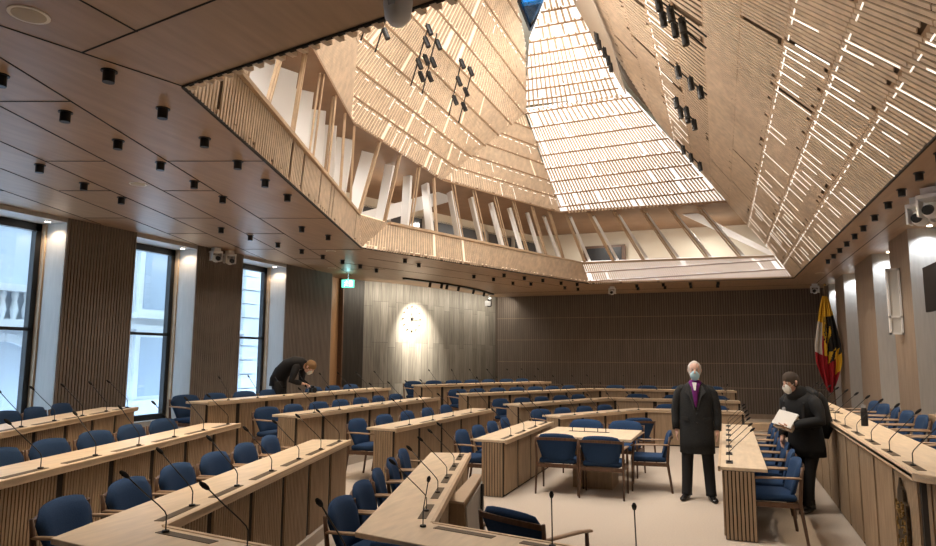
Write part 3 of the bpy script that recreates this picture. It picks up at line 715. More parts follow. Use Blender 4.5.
# ------------------------------------------------------------ chairs
def make_chair():
    root = thing('armchair', 'blue chair', 'chair')
    # seat cushion
    m_ = MB(); m_.box((-0.255, -0.23, 0.40), (0.255, 0.25, 0.47)); o = m_.build('seat', BLUE, root, mod=0.03, smooth=True)
    # back cushion : curved rounded sheet
    m_ = MB(); nx, nz = 10, 9; vs = []; 
    def bp(s, t, side):
        hw = 0.205 + 0.080 * t
        x = s * hw; rnd_ = 0.030 * s * s + 0.075 * max(0, abs(s) - 0.7) ** 2 / 0.09
        z = 0.43 + (0.385 - rnd_) * t
        y = -0.225 - 0.09 * t + 0.055 * s * s
        th = 0.034 * math.sqrt(max(0.05, 1 - (2 * t - 1) ** 6)) * math.sqrt(max(0.08, 1 - abs(s) ** 5))
        return (x, y + (th if side else -th * 0.6), z)
    for side in (0, 1):
        for j in range(nz):
            for i in range(nx): vs.append(bp(-1 + 2 * i / (nx - 1), j / (nz - 1), side))
    fs = []; N = nx * nz
    for j in range(nz - 1):
        for i in range(nx - 1):
            a = j * nx + i; fs.append((a, a + 1, a + nx + 1, a + nx)); fs.append((N + a, N + a + nx, N + a + nx + 1, N + a + 1))
    for i in range(nx - 1):
        fs.append((i, N + i, N + i + 1, i + 1)); a = (nz - 1) * nx + i; fs.append((a, a + 1, N + a + 1, N + a))
    for j in range(nz - 1):
        a = j * nx; fs.append((a, a + nx, N + a + nx, N + a)); a += nx - 1; fs.append((a, N + a, N + a + nx, a + nx))
    m_.add(vs, fs); m_.build('backrest', BLUE, root, smooth=True)
    # rear rail following the back
    m_ = MB(); pr = None
    for i in range(9):
        s = -1 + i / 4; p = V((s * 0.29, -0.315 + 0.055 * s * s - 0.014, 0.742 - 0.012 * s * s))
        if pr: m_.beam(pr, p, 0.022, 0.036, side=(0, 0, 1))
        pr = p
    m_.build('back_rail', WALNUT, root)
    for s in (-1, 1):
        MB().loft([((s * 0.29, -0.30, 0.0), .013, .015), ((s * 0.282, -0.245, 0.40), .017, .020), ((s * 0.286, -0.262, 0.60), .016, .018), ((s * 0.292, -0.280, 0.755), .012, .014)], 8, xdir=(1, 0, 0)).build('leg', WALNUT, root, smooth=True)
        MB().loft([((s * 0.285, 0.235, 0.0), .012, .012), ((s * 0.285, 0.225, 0.40), .018, .018), ((s * 0.285, 0.215, 0.615), .014, .014)], 8, xdir=(1, 0, 0)).build('leg', WALNUT, root, smooth=True)
        MB().loft([((s * 0.286, -0.27, 0.645), .018, .012), ((s * 0.292, -0.10, 0.645), .024, .012), ((s * 0.294, 0.12, 0.640), .030, .012), ((s * 0.292, 0.25, 0.625), .024, .011)], 8, xdir=(1, 0, 0)).build('armrest', ARMW, root, smooth=True)
    m_ = MB()
    m_.beam((-0.275, 0.225, 0.375), (0.275, 0.225, 0.375), 0.022, 0.05); m_.beam((-0.275, -0.245, 0.375), (0.275, -0.245, 0.375), 0.022, 0.05)
    for s in (-1, 1): m_.beam((s * 0.278, -0.245, 0.375), (s * 0.278, 0.225, 0.375), 0.022, 0.05)
    m_.build('seat_frame', WALNUT, root)
    return root
chair0 = make_chair(); CT = [(c, []) for c in kids(chair0)]; used = [False]
def place_chair(x, y, z, rz, label, group):
    if not used[0]:
        used[0] = True; chair0.location = (x, y, z); chair0.rotation_euler = (0, 0, rz); chair0['label'] = label; chair0['group'] = group; return chair0
    return dup(chair0, CT, (x, y, z), rz, label, group)
# gooseneck microphone, bending towards +Y
def make_mic():
    root = thing('gooseneck_microphone', 'mic', 'microphone')
    m_ = MB(); m_.loft([((0, 0, 0), .022, .022), ((0, 0, 0.012), .020, .020), ((0, 0, 0.014), .008, .008)], 10); m_.build('base', BLACK, root, smooth=False)
    pts = [(0, 0, 0.01), (0, 0.0, 0.09), (0, 0.012, 0.115), (0, 0.05, 0.155), (0, 0.14, 0.24), (0, 0.235, 0.335)]
    MB().loft([(p, .0038, .0038) for p in pts], 6, xdir=(1, 0, 0)).build('neck', BLACK, root, smooth=True)
    MB().loft([((0, 0.225, 0.327), .006, .006), ((0, 0.235, 0.335), .011, .011), ((0, 0.255, 0.351), .0135, .0135), ((0, 0.272, 0.364), .009, .009), ((0, 0.277, 0.368), .003, .003)], 8, xdir=(1, 0, 0)).build('foam_head', BLACKF, root, smooth=True)
    return root
mic0 = make_mic(); MT = [(c, []) for c in kids(mic0)]; mused = [False]
def place_mic(x, y, z, rz, label, group):
    if not mused[0]:
        mused[0] = True; mic0.location = (x, y, z); mic0.rotation_euler = (0, 0, rz); mic0['label'] = label; mic0['group'] = group; return
    dup(mic0, MT, (x, y, z), rz, label, group)
short = dict(near='angled desk nearest the camera', mid='short desk left of the table', inner='lowest angled desk behind the table', bnear='corner desk at the lower left',
             bmid='second tier desk, picture middle', bfar='second angled desk behind the table', cnear='third tier desk, left edge', cmid='third tier desk, middle left',
             cfar='third angled desk behind the table', dnear='topmost desk by the first windows', dmid='topmost desk with the photographer', dfar='topmost desk before the stone wall',
             right='free standing desk between the men', dais='long presiding desk, right')
rj = random.Random(3)
for key, desc, pts, zt, zb in DESKS:
    arms = {}
    for n_, (c, u, tn, i, j, k) in enumerate(pts):
        ang = math.atan2(-tn.y, -tn.x) - math.pi / 2          # chair +Y faces the desk front
        side = '' if len(set(p[3] for p in pts)) == 1 else (' (near arm)' if i == 0 else ' (far arm)')
        tag_ = '%s%s' % (ORD[j], side)
        if key == 'dais':
            p = c + tn * 0.92
            place_chair(p.x, p.y, 0.30, ang + rj.uniform(-.12, .12), 'blue dais armchair, %s from the flag, behind the %s' % (ORD[j], short[key]), 'chairs behind the presiding desk')
            q = c + tn * 0.07; place_mic(q.x, q.y, zt, math.atan2(tn.y, tn.x) - math.pi / 2 + rj.uniform(-.3, .3), 'black microphone, %s from the flag, on the %s' % (ORD[j], short[key]), 'microphones on the presiding desk')
            continue
        dist = {'right': 0.47, 'near': 0.44, 'mid': 0.48}.get(key, 0.56)
        if not (key in ('near', 'bnear') and i == 0 and j < 0):
            p = c + tn * dist
            ok = not (p.y < 2.0 and p.x > -3)
            if key in ('near',) and i == 0: ok = (j == k - 1)
            if key == 'bnear' and i == 0: ok = (j == k - 1)
            if key == 'dmid' and j == 4: ok = False
            if ok: place_chair(p.x, p.y, zb, ang + rj.uniform(-.10, .10), 'blue chair, %s from the near end, %s' % (tag_ if key != 'right' else ORD[k - 1 - j], short[key]), 'blue armchairs behind %s' % short[key])
        q = c + tn * 0.075 + u * (0.17 if key not in ('near', 'right') else 0.0)
        if key == 'right':
            q = c + tn * 0.09
        mrz = math.atan2(tn.y, tn.x) - math.pi / 2 + rj.uniform(-.25, .25)
        if key == 'near' and i == 0:
            if j < 2: continue
            q = [V((-0.50, 3.87)), V((-1.00, 3.99)), V((-1.90, 4.12))][j - 2]; mrz = [3.25, 3.38, 3.7][j - 2]
        place_mic(q.x, q.y, zt + 0.003, mrz, 'black microphone, %s from the near end, %s' % (tag_ if key != 'right' else ORD[k - 1 - j], short[key]), 'microphones on %s' % short[key])
        if key == 'right':
            o = MB().box((-0.035, -0.11, 0), (0.035, 0.11, 0.006)).build('microphone_well', BLACK, loc=(q.x + 0.0, q.y, zt + 0.0005), rz=0)
            tag(o, 'black sunken plate, %s from the near end, %s' % (ORD[k - 1 - j], short[key]), 'plate', 'microphone plates on the free standing desk')

# ------------------------------------------------------------ central table and its chairs
t_ = thing('meeting_table', 'pale square meeting table in the middle of the floor', 'table', (-1.9, 10.0, 0))
MB().box((-0.66, -0.62, 0.70), (0.66, 0.62, 0.74)).build('tabletop', OAK_TOP, t_, mod=0.006)
MB().box((-0.22, -0.30, 0.0), (0.34, 0.30, 0.70)).build('pedestal', OAK_RIB, t_)
MB().box((-0.35, 0.05, 0.741), (0.25, 0.13, 0.744)).build('cable_slot', OAK_DARK, t_)
o = MB()
for x in (-0.3, -0.12, 0.08, 0.2): o.cyl((x, 0.09, 0.744), (x, 0.09, 0.80), 0.006, n=6)
o.build('cable_posts', BLACK, t_)
GRP = 'chairs around the central table'
place_chair(-2.22, 9.36, 0, 0.06, 'blue armchair at the central table, left one of the two with backs to the camera', GRP)
place_chair(-1.60, 9.30, 0, 0.03, 'blue armchair at the central table, right one of the two with backs to the camera', GRP)
place_chair(-1.08, 10.02, 0, math.pi / 2 + 0.1, 'blue armchair on the right side of the central table, beside the standing man', GRP)
place_chair(-2.22, 11.0, 0, math.pi, 'blue armchair on the far side of the central table, left one', GRP)
place_chair(-1.60, 11.0, 0, math.pi - 0.1, 'blue armchair on the far side of the central table, right one', GRP)
place_chair(-1.58, 12.2, 0, 0.5, 'blue armchair pushed away behind the far side of the central table', GRP)
place_chair(-1.32, 4.80, 0, -0.42, 'blue armchair with its curved back towards the camera in front of the near desk corner', 'loose chairs')
# small lectern
l_ = thing('lectern', 'narrow sloped wooden lectern box beside the near desk', 'lectern', (-2.17, 5.50, 0), -0.05)
MB().add([(-.11, -.04, 0), (.08, -.04, 0), (.08, .40, 0), (-.11, .40, 0), (-.10, -.03, .60), (.03, -.03, .60), (.05, .30, .77), (-.02, .30, .77)],
         [(3, 2, 1, 0), (4, 5, 6, 7), (0, 1, 5, 4), (1, 2, 6, 5), (2, 3, 7, 6), (3, 0, 4, 7)]).build('body', OAK_RIB, l_)
MB().add([(-.11, -.05, .60), (.04, -.05, .60), (.055, .31, .775), (-.03, .31, .775), (-.11, -.05, .62), (.04, -.05, .62), (.055, .31, .795), (-.03, .31, .795)],
         [(3, 2, 1, 0), (4, 5, 6, 7), (0, 1, 5, 4), (1, 2, 6, 5), (2, 3, 7, 6), (3, 0, 4, 7)]).build('sloped_top', OAK_EDGE, l_)
MB().beam((.15, .06, 0.0), (.08, .26, .72), 0.02, 0.02).build('brace', BLACK, l_)
MB().slab([(.082, -.02, .05), (.082, .34, .05), (.06, .29, .74), (.04, -.02, .57)], (0.012, 0, 0)).build('side_panel', REVEAL, l_)

# ------------------------------------------------------------ ceiling fittings
def downlight_proto():
    root = thing('ceiling_downlight', 'd', 'spotlight')
    MB().cyl((0, 0, 0), (0, 0, -0.09), 0.042, n=14).build('can', BLACK, root, smooth=False)
    MB().cyl((0, 0, 0), (0, 0, -0.008), 0.058, n=14).build('flange', BLACK, root)
    return root
dl0 = downlight_proto(); DT = [(c, []) for c in kids(dl0)]; du = [False]
def downlight(x, y, label, group):
    if not du[0]:
        du[0] = True; dl0.location = (x, y, CZ); dl0['label'] = label; dl0['group'] = group; return
    dup(dl0, DT, (x, y, CZ), 0, label, group)
ROWS = [
 ('along the right side of the ceiling', [(2.11, y) for y in (7.03, 7.82, 8.61, 9.41, 10.15, 11.02, 11.88, 12.64, 13.44, 14.23, 15.02, 15.8)]),
 ('in the row nearest the windows', [(-7.24, 5.69), (-7.44, 6.41), (-7.68, 8.57), (-7.70, 9.32), (-7.72, 10.12), (-7.76, 10.93), (-7.78, 11.7), (-7.78, 12.47), (-7.79, 13.25), (-7.80, 14.04)]),
 ('in the middle row of the left ceiling', [(-6.12, 6.83), (-6.37, 8.95), (-6.38, 9.74), (-6.39, 12.75), (-6.42, 13.51), (-5.90, 6.09), (-7.0, 4.95)]),
 ('in the row beside the left edge of the opening', [(-4.16, 3.4), (-4.38, 4.12), (-4.61, 4.86), (-4.83, 5.59), (-5.05, 6.33), (-5.25, 7.04)]),
 ('in the second row left of the opening', [(-4.99, 3.17), (-5.24, 3.89), (-5.46, 4.62), (-5.66, 5.34)]),
 ('in the zigzag near the clock wall', [(-6.0, 15.95), (-5.72, 16.7), (-5.18, 15.95), (-5.51, 17.77), (-4.86, 16.69), (-5.09, 18.14), (-4.54, 17.37), (-4.23, 18.19), (-4.42, 19.49), (-3.87, 18.65), (-4.13, 20.0)]),
 ('in the pairs before the ribbed back wall', [(-2.33, 19.62), (-2.39, 20.4), (-1.58, 19.5), (-1.60, 20.3), (-0.85, 19.5), (-0.87, 20.3), (-0.12, 19.55), (-0.14, 20.35)])]
for desc, L_ in ROWS:
    for i, (x, y) in enumerate(L_):
        downlight(x, y, 'black downlight, %s from the camera %s' % (ORD[i], desc), 'downlights ' + desc)
        if True:
            lamp('downlight_lamp', 'SPOT', (x, y, CZ - 0.10), 34, WARM, 0.03, look=(x, y, 0), spot=1.5, blend=0.8)
for x, y, r, lab in ((-3.92, 2.62, 0.115, 'large round pale ceiling speaker at the top left corner'), (-6.653, 5.953, 0.10, 'round pale ceiling speaker among the downlights at the left'), (-7.32, 11.29, 0.10, 'small round pale ceiling speaker near the exit sign, nearer one'), (-8.74, 13.55, 0.10, 'small round pale ceiling speaker near the exit sign, farther one'), (2.25, 18.3, 0.1, 'round pale ceiling speaker before the flag')):
    s_ = thing('ceiling_speaker', lab, 'speaker', (x, y, CZ))
    MB().cyl((0, 0, 0), (0, 0, -0.006), r, n=28).build('rim', mat('speaker_rim', (0.85, 0.78, 0.66), 0.5), s_)
    MB().cyl((0, 0, -0.001), (0, 0, -0.008), r * 0.82, n=28).build('grille', mat('speaker_grille', (0.52, 0.44, 0.33), 0.8), s_)
# big white dome camera hanging at the top of the picture
cdm = thing('dome_camera', 'large white camera housing hanging from the ceiling at the top edge', 'camera', (-1.53, 2.92, CZ))
MB().loft([((0, 0, 0), .06, .06), ((0, 0, -0.05), .072, .072), ((0, 0, -0.24), .078, .078), ((0, 0, -0.32), .068, .068), ((0, 0, -0.355), .04, .04), ((0, 0, -0.36), .01, .01)], 20).build('housing', WHITE, cdm, smooth=True)
MB().loft([((0.0, -0.055, -0.12), .030, .015), ((0.0, -0.068, -0.20), .036, .02), ((0, -0.06, -0.28), .028, .015)], 12, xdir=(1, 0, 0)).build('lens_window', GREY, cdm, smooth=True)
def ptz(loc, rz, lab, n=1, s=1.0):
    for k in range(n):
        o = thing('wall_camera', lab[k], 'camera', (loc[0], loc[1] + k * 0.30 * s, loc[2]), rz, 'white remote cameras')
        MB().box((-0.05 * s, -0.05 * s, 0.0), (0.05 * s, 0.05 * s, 0.05 * s)).build('bracket', WHITE, o)
        MB().box((-0.075 * s, -0.075 * s, -0.03 * s), (0.075 * s, 0.075 * s, 0.0)).build('base', WHITE, o, mod=0.01)
        for q in (-1, 1): MB().box((q * 0.075 * s - 0.012, -0.03 * s, -0.15 * s), (q * 0.075 * s + 0.012, 0.05 * s, -0.01)).build('yoke_arm', WHITE, o)
        MB().ball((0, 0.01, -0.11 * s), 0.062 * s).build('head', WHITE, o, smooth=True)
        MB().cyl((0, 0.05 * s, -0.11 * s), (0, 0.085 * s, -0.12 * s), 0.035 * s, n=14).build('lens', BLACK, o)
ptz((XL + 0.16, 10.18, 3.86), -1.9, ['white remote camera on the left wall, nearer of two', 'white remote camera on the left wall, farther of two'], 2, 1.3)
ptz((-3.08, 19.9, 3.88), 3.0, ['white camera hanging before the middle of the back wall'], 1, 1.2)
ptz((2.42, 20.9, 3.86), 2.8, ['white camera in the corner above the flag'], 1, 1.3)
ptz((2.40, 9.35, 3.82), 2.5, ['white projector camera by the right wall, nearer of two', 'white projector camera by the right wall, farther of two'], 2, 1.7)
# exit sign
ex = thing('exit_sign', 'small green lit exit sign with a white running figure hanging by the door', 'exit sign', (-8.9, 14.55, 3.66), 0.35)
EXG = mat('exit_green', (0.1, 0.6, 0.4), 0.5, emis=(0.12, 0.62, 0.42), estr=1.3); EXW = mat('exit_white', (1, 1, 1), 0.5, emis=(0.8, 1, 0.92), estr=1.8)
MB().box((-0.16, 0, -0.10), (0.16, 0.03, 0.10)).build('box', EXG, ex)
m_ = MB(); m_.box((0.03, -0.006, -0.07), (0.12, -0.001, 0.07)); m_.build('door_symbol', EXW, ex)
m_ = MB(); m_.beam((-0.09, -0.004, -0.07), (-0.05, -0.004, 0.0), 0.004, 0.02, side=(1, 0, 0)); m_.beam((-0.05, -0.004, 0.0), (-0.01, -0.004, -0.06), 0.004, 0.02, side=(1, 0, 0)); m_.beam((-0.05, -0.004, 0.0), (-0.04, -0.004, 0.045), 0.004, 0.025, side=(1, 0, 0)); m_.beam((-0.09, -0.004, 0.03), (0.0, -0.004, 0.02), 0.004, 0.012, side=(0, 0, 1)); m_.box((-0.045, -0.006, 0.05), (-0.02, -0.001, 0.075)); m_.build('running_figure', EXW, ex)
MB().cyl((0, 0.015, 0.10), (0, 0.015, 0.27), 0.008, n=8).build('rod', WHITE, ex)
lamp('exit_glow', 'POINT', (-8.85, 14.45, 3.75), 1.2, (0.4, 0.9, 1.0), 0.05)
# curved ceiling track with spots
tk = thing('ceiling_track', 'long curved black lighting track in front of the stone wall', 'track light', (0, 0, 0))
tp = catmull([(-7.99, 15.9), (-7.45, 17.6), (-7.2, 19.3), (-7.25, 21.1)], 6); m_ = MB()
for a, b in zip(tp[:-1], tp[1:]): m_.beam((a.x, a.y, CZ - 0.02), (b.x, b.y, CZ - 0.02), 0.10, 0.05, side=(0, 0, 1))
m_.build('rail', BLACK, tk)
for k, (x, y) in enumerate([(-7.66, 16.9), (-7.5, 17.35), (-7.44, 17.6), (-7.32, 18.2), (-7.22, 19.2), (-7.2, 20.1)]):
    o = MB().cyl((x, y, CZ - 0.04), (x - 0.03, y, CZ - 0.17), 0.04, n=10).build('spot_head', BLACK, tk)
CLK = V((-8.60, 18.0, 2.90))
lamp('clock_spot', 'SPOT', (-7.60, 17.35, 3.78), 900, (1.0, 0.90, 0.74), 0.02, look=(-8.62, 17.95, 2.5), spot=1.15, blend=1.0)
for i in range(0, len(SC) - 4, 5):
    p = lerp(SC[i], SC[i + 4], 0.5); t_d = (SC[i + 4] - SC[i]).normalized(); nw = V((t_d.y, -t_d.x)); q = p + nw * 0.75
    o = lamp('track_wash', 'AREA', (q.x, q.y, CZ - 0.12), 9, (1.0, 0.90, 0.74), 1.2, 0.08)
    o.rotation_euler = Matrix((( t_d.x, 0, 0), (t_d.y, 0, 0), (0, 0, 1))).to_euler()
    dirv = V((-nw.x * 0.62, -nw.y * 0.62, -0.9)).normalized(); xa = V((t_d.x, t_d.y, 0)); ya = (-dirv).cross(xa)
    o.rotation_euler = Matrix((xa, ya, -dirv)).transposed().to_euler()
sp_ = thing('theatre_spotlight', 'black spotlight hanging at the right end of the curved track', 'spotlight', (-7.22, 20.6, CZ))
MB().cyl((0, 0, 0), (0, 0, -0.22), 0.012, n=8).build('stem', BLACK, sp_)
MB().loft([((0.05, -0.07, -0.20), .06, .06), ((-0.0, 0.02, -0.36), .09, .09), ((-0.02, 0.06, -0.42), .10, .10)], 12).build('body', BLACK, sp_)
MB().add([(-.1, -.1, -.45), (.1, -.1, -.45), (.1, -.1, -.28), (-.1, -.1, -.28)], [(0, 1, 2, 3)]).build('barn_door', GREY, sp_)
# clock made of studs on the stone
tan = V((0.30, 0.954, 0)).normalized(); nn = V((0.954, -0.30, 0)).normalized()
# find wall point near the clock
best = min(SC, key=lambda p: abs(p.y - 17.85)); ci = min(range(len(SC) - 1), key=lambda i: abs((SC[i].y + SC[i + 1].y) / 2 - 17.85))
pa, pb = SC[ci], SC[ci + 1]; tw = (pb - pa).normalized(); tan = V((tw.x, tw.y, 0)); nn = V((tan.y, -tan.x, 0)); cpos = lerp(pa, pb, 0.5); cpos = V((cpos.x, cpos.y, 2.93)) + nn * 0.02
ck = thing('wall_clock', 'faceless clock of dark hour studs and hands on the brightly lit stone wall', 'clock', tuple(cpos))
RC = 0.36
for h in range(12):
    a = math.radians(30 * h); p = tan * math.sin(a) * RC + V((0, 0, 1)) * math.cos(a) * RC
    m_ = MB().cyl(p, p + nn * 0.02, 0.021 if h % 3 else 0.026, n=10); m_.build('hour_stud', BRONZE, ck)
MB().cyl((0, 0, 0), nn * 0.05, 0.035, n=14).build('hub', BLACK, ck)
def hand(h_ang, ln, wd_, nm, mt):
    a = math.radians(h_ang); d = tan * math.sin(a) + V((0, 0, 1)) * math.cos(a)
    MB().beam(nn * 0.035, nn * 0.035 + d * ln, wd_, 0.008, side=nn).build(nm, mt, ck)
hand(-20, 0.23, 0.035, 'hour_hand', BLACK); hand(90, 0.30, 0.022, 'minute_hand', mat('red_brown_hand', (0.35, 0.10, 0.07), 0.5))
# spots on rods hanging in front of the slatted facets
RL = [((-4.47, 8.16, 6.78), (-4.73, 8.32, 6.37)), ((-4.25, 9.18, 7.13), (-4.75, 9.58, 6.34)), ((-4.24, 9.49, 7.14), (-4.74, 10.0, 6.36)), ((-4.27, 10.63, 7.1), (-4.73, 11.18, 6.38)), ((-4.22, 11.08, 7.17), (-4.72, 11.65, 6.4)), ((-4.63, 7.85, 6.54), (-4.74, 7.92, 6.37)),
      ((-0.6, 7.51, 5.99), (-0.06, 7.45, 5.38)), ((-0.5, 7.71, 5.87), (-0.07, 7.77, 5.39)), ((-0.67, 9.3, 6.06), (-0.1, 9.3, 5.42)), ((-0.65, 10.9, 6.05), (-0.3, 11.1, 5.65)), ((-0.76, 13.51, 6.17), (-0.31, 13.8, 5.66)), ((-1.93, 11.06, 7.5), (-1.84, 12.5, 7.34))]
for k, (a, b) in enumerate(RL):
    o = MB().beam(a, b, 0.018, 0.018).build('lighting_rod', BLACK)
    tag(o, 'thin black sloping lighting rod, %s %s' % (ORD[k if k < 6 else k - 6], 'before the large pale left facet' if k < 6 else 'before the huge right facet'), 'rod', 'black lighting rods in the canopy')
SL = [(-4.53, 8.26, 6.59), (-4.24, 9.17, 7.04), (-4.34, 9.29, 6.9), (-4.27, 9.6, 6.99), (-4.42, 9.73, 6.76), (-4.52, 9.41, 6.61), (-4.45, 9.52, 6.72), (-4.54, 9.86, 6.58), (-4.59, 9.64, 6.5), (-4.23, 10.58, 7.07), (-4.22, 10.98, 7.09), (-4.37, 10.78, 6.84), (-4.4, 11.21, 6.81), (-4.54, 11.01, 6.59), (-4.52, 11.42, 6.61)]
SR = [(-0.57, 7.5, 5.89), (-0.44, 7.48, 5.73), (-0.55, 7.83, 5.86), (-0.32, 7.51, 5.59), (-0.42, 7.84, 5.71), (-0.31, 7.83, 5.58), (-0.47, 9.23, 5.77), (-0.31, 9.25, 5.59), (-0.19, 9.26, 5.45), (-0.59, 10.74, 5.9), (-0.55, 11.14, 5.86), (-0.44, 10.79, 5.74), (-0.44, 11.02, 5.73), (-0.34, 11.08, 5.62), (-0.64, 13.54, 5.96), (-0.5, 13.6, 5.8), (-0.34, 13.65, 5.62), (-1.9, 11.11, 7.39), (-1.91, 11.38, 7.4), (-1.85, 11.59, 7.34), (-1.83, 11.88, 7.31), (-1.84, 12.22, 7.32)]
def rodspot(label, group):
    root = thing('spotlight', label, 'spotlight', (0, 0, 0), 0, group)
    MB().cyl((0.0, 0, 0.085), (0.02, 0, -0.085), 0.042, n=12).build('barrel', BLACK, root)
    MB().box((-0.01, -0.05, 0.0), (0.01, 0.05, 0.10)).build('yoke', BLACK, root)
    return root
rs0 = rodspot('x', 'x'); RT_ = [(c, []) for c in kids(rs0)]
G2 = list(range(20))
ORD2 = ORD + ['fourteenth', 'fifteenth', 'sixteenth', 'seventeenth', 'eighteenth', 'nineteenth', 'twentieth', 'twenty first', 'twenty second', 'twenty third']
first = True
for side, LL in (('left', SL), ('right', SR)):
    for k, p in enumerate(LL):
        lab = 'black barrel spotlight, %s from the camera before the %s facet' % (ORD2[k], 'large pale left' if side == 'left' else 'huge brown right')
        grp = 'barrel spotlights before the %s facet' % side
        if first: rs0.location = p; rs0['label'] = lab; rs0['group'] = grp; first = False; o = rs0
        else: o = dup(rs0, RT_, p, 0, lab, grp)
        if side == 'left': o.rotation_euler = (0.1, -0.25, 0)
        if k % 2 == 0:
            down = k % 4 == 2
            tgt = ((-1.4, p[1] + 0.3, 0) if down else (-4.9, p[1] + 0.4 + (k % 3) * 0.8, 7.0)) if side == 'right' else ((p[0] + 0.8, p[1], 0) if down else (0.6, p[1] + 0.6 * (k % 3), 5.4))
            lamp('rod_lamp', 'SPOT', (p[0] + (-0.1 if side == 'right' else 0.1), p[1], p[2] - 0.1), 90 if down else (120 if side == 'right' else 60), NEUT, 0.05, look=tgt, spot=1.15 if down else 2.2, blend=0.8)

# ------------------------------------------------------------ things on the right
pf = thing('hinged_wall_panel', 'tall narrow white framed panel hinged open on the right wall', 'panel', (XR - 0.02, 13.05, 2.25), 0.0)
m_ = MB(); m_.box((-0.20, -0.03, 0.0), (-0.17, 0.03, 1.12)); m_.box((-0.03, -0.03, 0), (0.0, 0.03, 1.12)); m_.box((-0.20, -0.03, 1.09), (0, 0.03, 1.12)); m_.box((-0.20, -0.03, 0), (0, 0.03, 0.03)); m_.box((-0.20, -0.03, 0.28), (0, 0.03, 0.31)); m_.build('frame', WHITE, pf)
MB().box((-0.17, -0.01, 0.03), (-0.03, 0.01, 1.09)).build('infill', mat('frosted_infill', (0.62, 0.62, 0.6), 0.4), pf)
sn = thing('wall_screen', 'black flat screen at the right edge of the picture', 'screen', (2.78, 11.0, 2.52), 0)
MB().box((-0.03, -0.75, 0), (0.03, 0.45, 0.66)).build('panel', BLACK, sn, mod=0.01)
MB().box((0.03, -0.1, 0.2), (0.40, 0.1, 0.4)).build('wall_arm', BLACK, sn)
# plaque with coat of arms
pq = thing('heraldic_plaque', 'tall gilt openwork heraldic plaque with a pointed top on the presiding desk front', 'plaque', (1.205, 6.02, 0.36))
m_ = MB(); prof = [(-0.16, 0), (-0.16, 0.42), (-0.10, 0.44), (-0.08, 0.52), (-0.035, 0.54), (0, 0.60), (0.035, 0.54), (0.08, 0.50), (0.10, 0.42), (0.14, 0.36), (0.14, 0)]
m_.slab([(0, y, z) for y, z in prof], (-0.018, 0, 0)); m_.build('plate', BRONZE, pq)
m_ = MB(); rr = random.Random(5)
for k in range(46):
    y = rr.uniform(-0.13, 0.12); z = rr.uniform(0.02, 0.40); a = rr.uniform(0, 3.14); l_2 = rr.uniform(0.02, 0.06)
    m_.beam((-0.024, y, z), (-0.024, y + math.cos(a) * l_2, z + math.sin(a) * l_2), 0.008, 0.012, side=(1, 0, 0))
m_.build('relief', GOLD, pq)
# flag
fg = thing('flag', 'hanging yellow, black and red heraldic flag on a pole in the right corner', 'flag', (2.58, 19.4, 0.0))
MB().cyl((0, 0, 0), (-0.10, 0, 3.72), 0.018, n=10).build('pole', WALNUT, fg)
MB().ball((-0.10, 0, 3.74), 0.035).build('finial', GOLD, fg, smooth=True)
MB().cyl((0, 0, 0), (0, 0, 0.05), 0.16, n=20).build('foot', BLACK, fg)
FY = mat('flag_yellow', (0.72, 0.42, 0.03), 0.8); FK = mat('flag_black', (0.015, 0.013, 0.012), 0.8); FR = mat('flag_red', (0.34, 0.012, 0.02), 0.8); FW = mat('flag_white', (0.62, 0.58, 0.52), 0.8)
m_ = MB(); NU, NV = 44, 88; vs = []
for j in range(NV + 1):
    t = j / NV; half = 0.05 + 0.25 * min(1, t / 0.55) ** 0.8
    if t > 0.72: half *= 1 - 0.62 * ((t - 0.72) / 0.28) ** 1.3
    for i in range(NU + 1):
        s = i / NU * 2 - 1
        x = -0.12 + s * half; z = 3.44 - 2.36 * t - 0.12 * math.cos(s * 2.2) * t
        y = 0.05 * math.sin(s * 9 + t * 2) * (0.4 + t) + 0.03 * math.sin(s * 17)
        vs.append((x, y - 0.03, z))
fs = []; mi = []
def flagcol(s, t):
    if t < 0.22: return 0
    dx, dz = s + 0.05, (t - 0.60) * 2.2
    if s < -0.45 and 0.28 < t < 0.62: return 3
    if t > 0.70 - 0.06 * s: 
        return 2 if not (s > 0.55 and t < 0.84) else 0
    if s < -0.1 and t > 0.50 + 0.2 * (s + 0.1): return 2 if not (-0.3 < s < -0.1 and t < 0.62) else 0
    if s < -0.35: return 2 if t > 0.42 else 0
    # black field with yellow eagle feathers radiating upward
    a = math.atan2(s + 0.35, 0.62 - t); r = math.hypot(s + 0.35, (0.62 - t) * 2.2)
    if r < 0.35: return 0 if math.sin(a * 7) > -0.2 else 1
    if t > 0.58: return 0 if math.sin(s * 12 + t * 30) > -0.1 else 1
    return 0 if math.sin(a * 17) > 0.45 and r < 0.95 else 1
for j in range(NV):
    for i in range(NU):
        a = j * (NU + 1) + i; fs.append((a, a + 1, a + NU + 2, a + NU + 1)); mi.append(flagcol((i + 0.5) / NU * 2 - 1, (j + 0.5) / NV))
m_.add(vs, fs); m_.mi = mi
fo = m_.build('cloth', [FY, FK, FR, FW], fg, smooth=True); md = fo.modifiers.new('solid', 'SOLIDIFY'); md.thickness = 0.006
# low timber ledge on the floor before the back wall
o = MB().box((0.35, 18.9, 0), (2.6, 19.3, 0.17)).build('floor_ledge', OAK_EDGE); tag(o, 'low timber ledge on the floor between the far desk ends and the right wall', 'ledge')
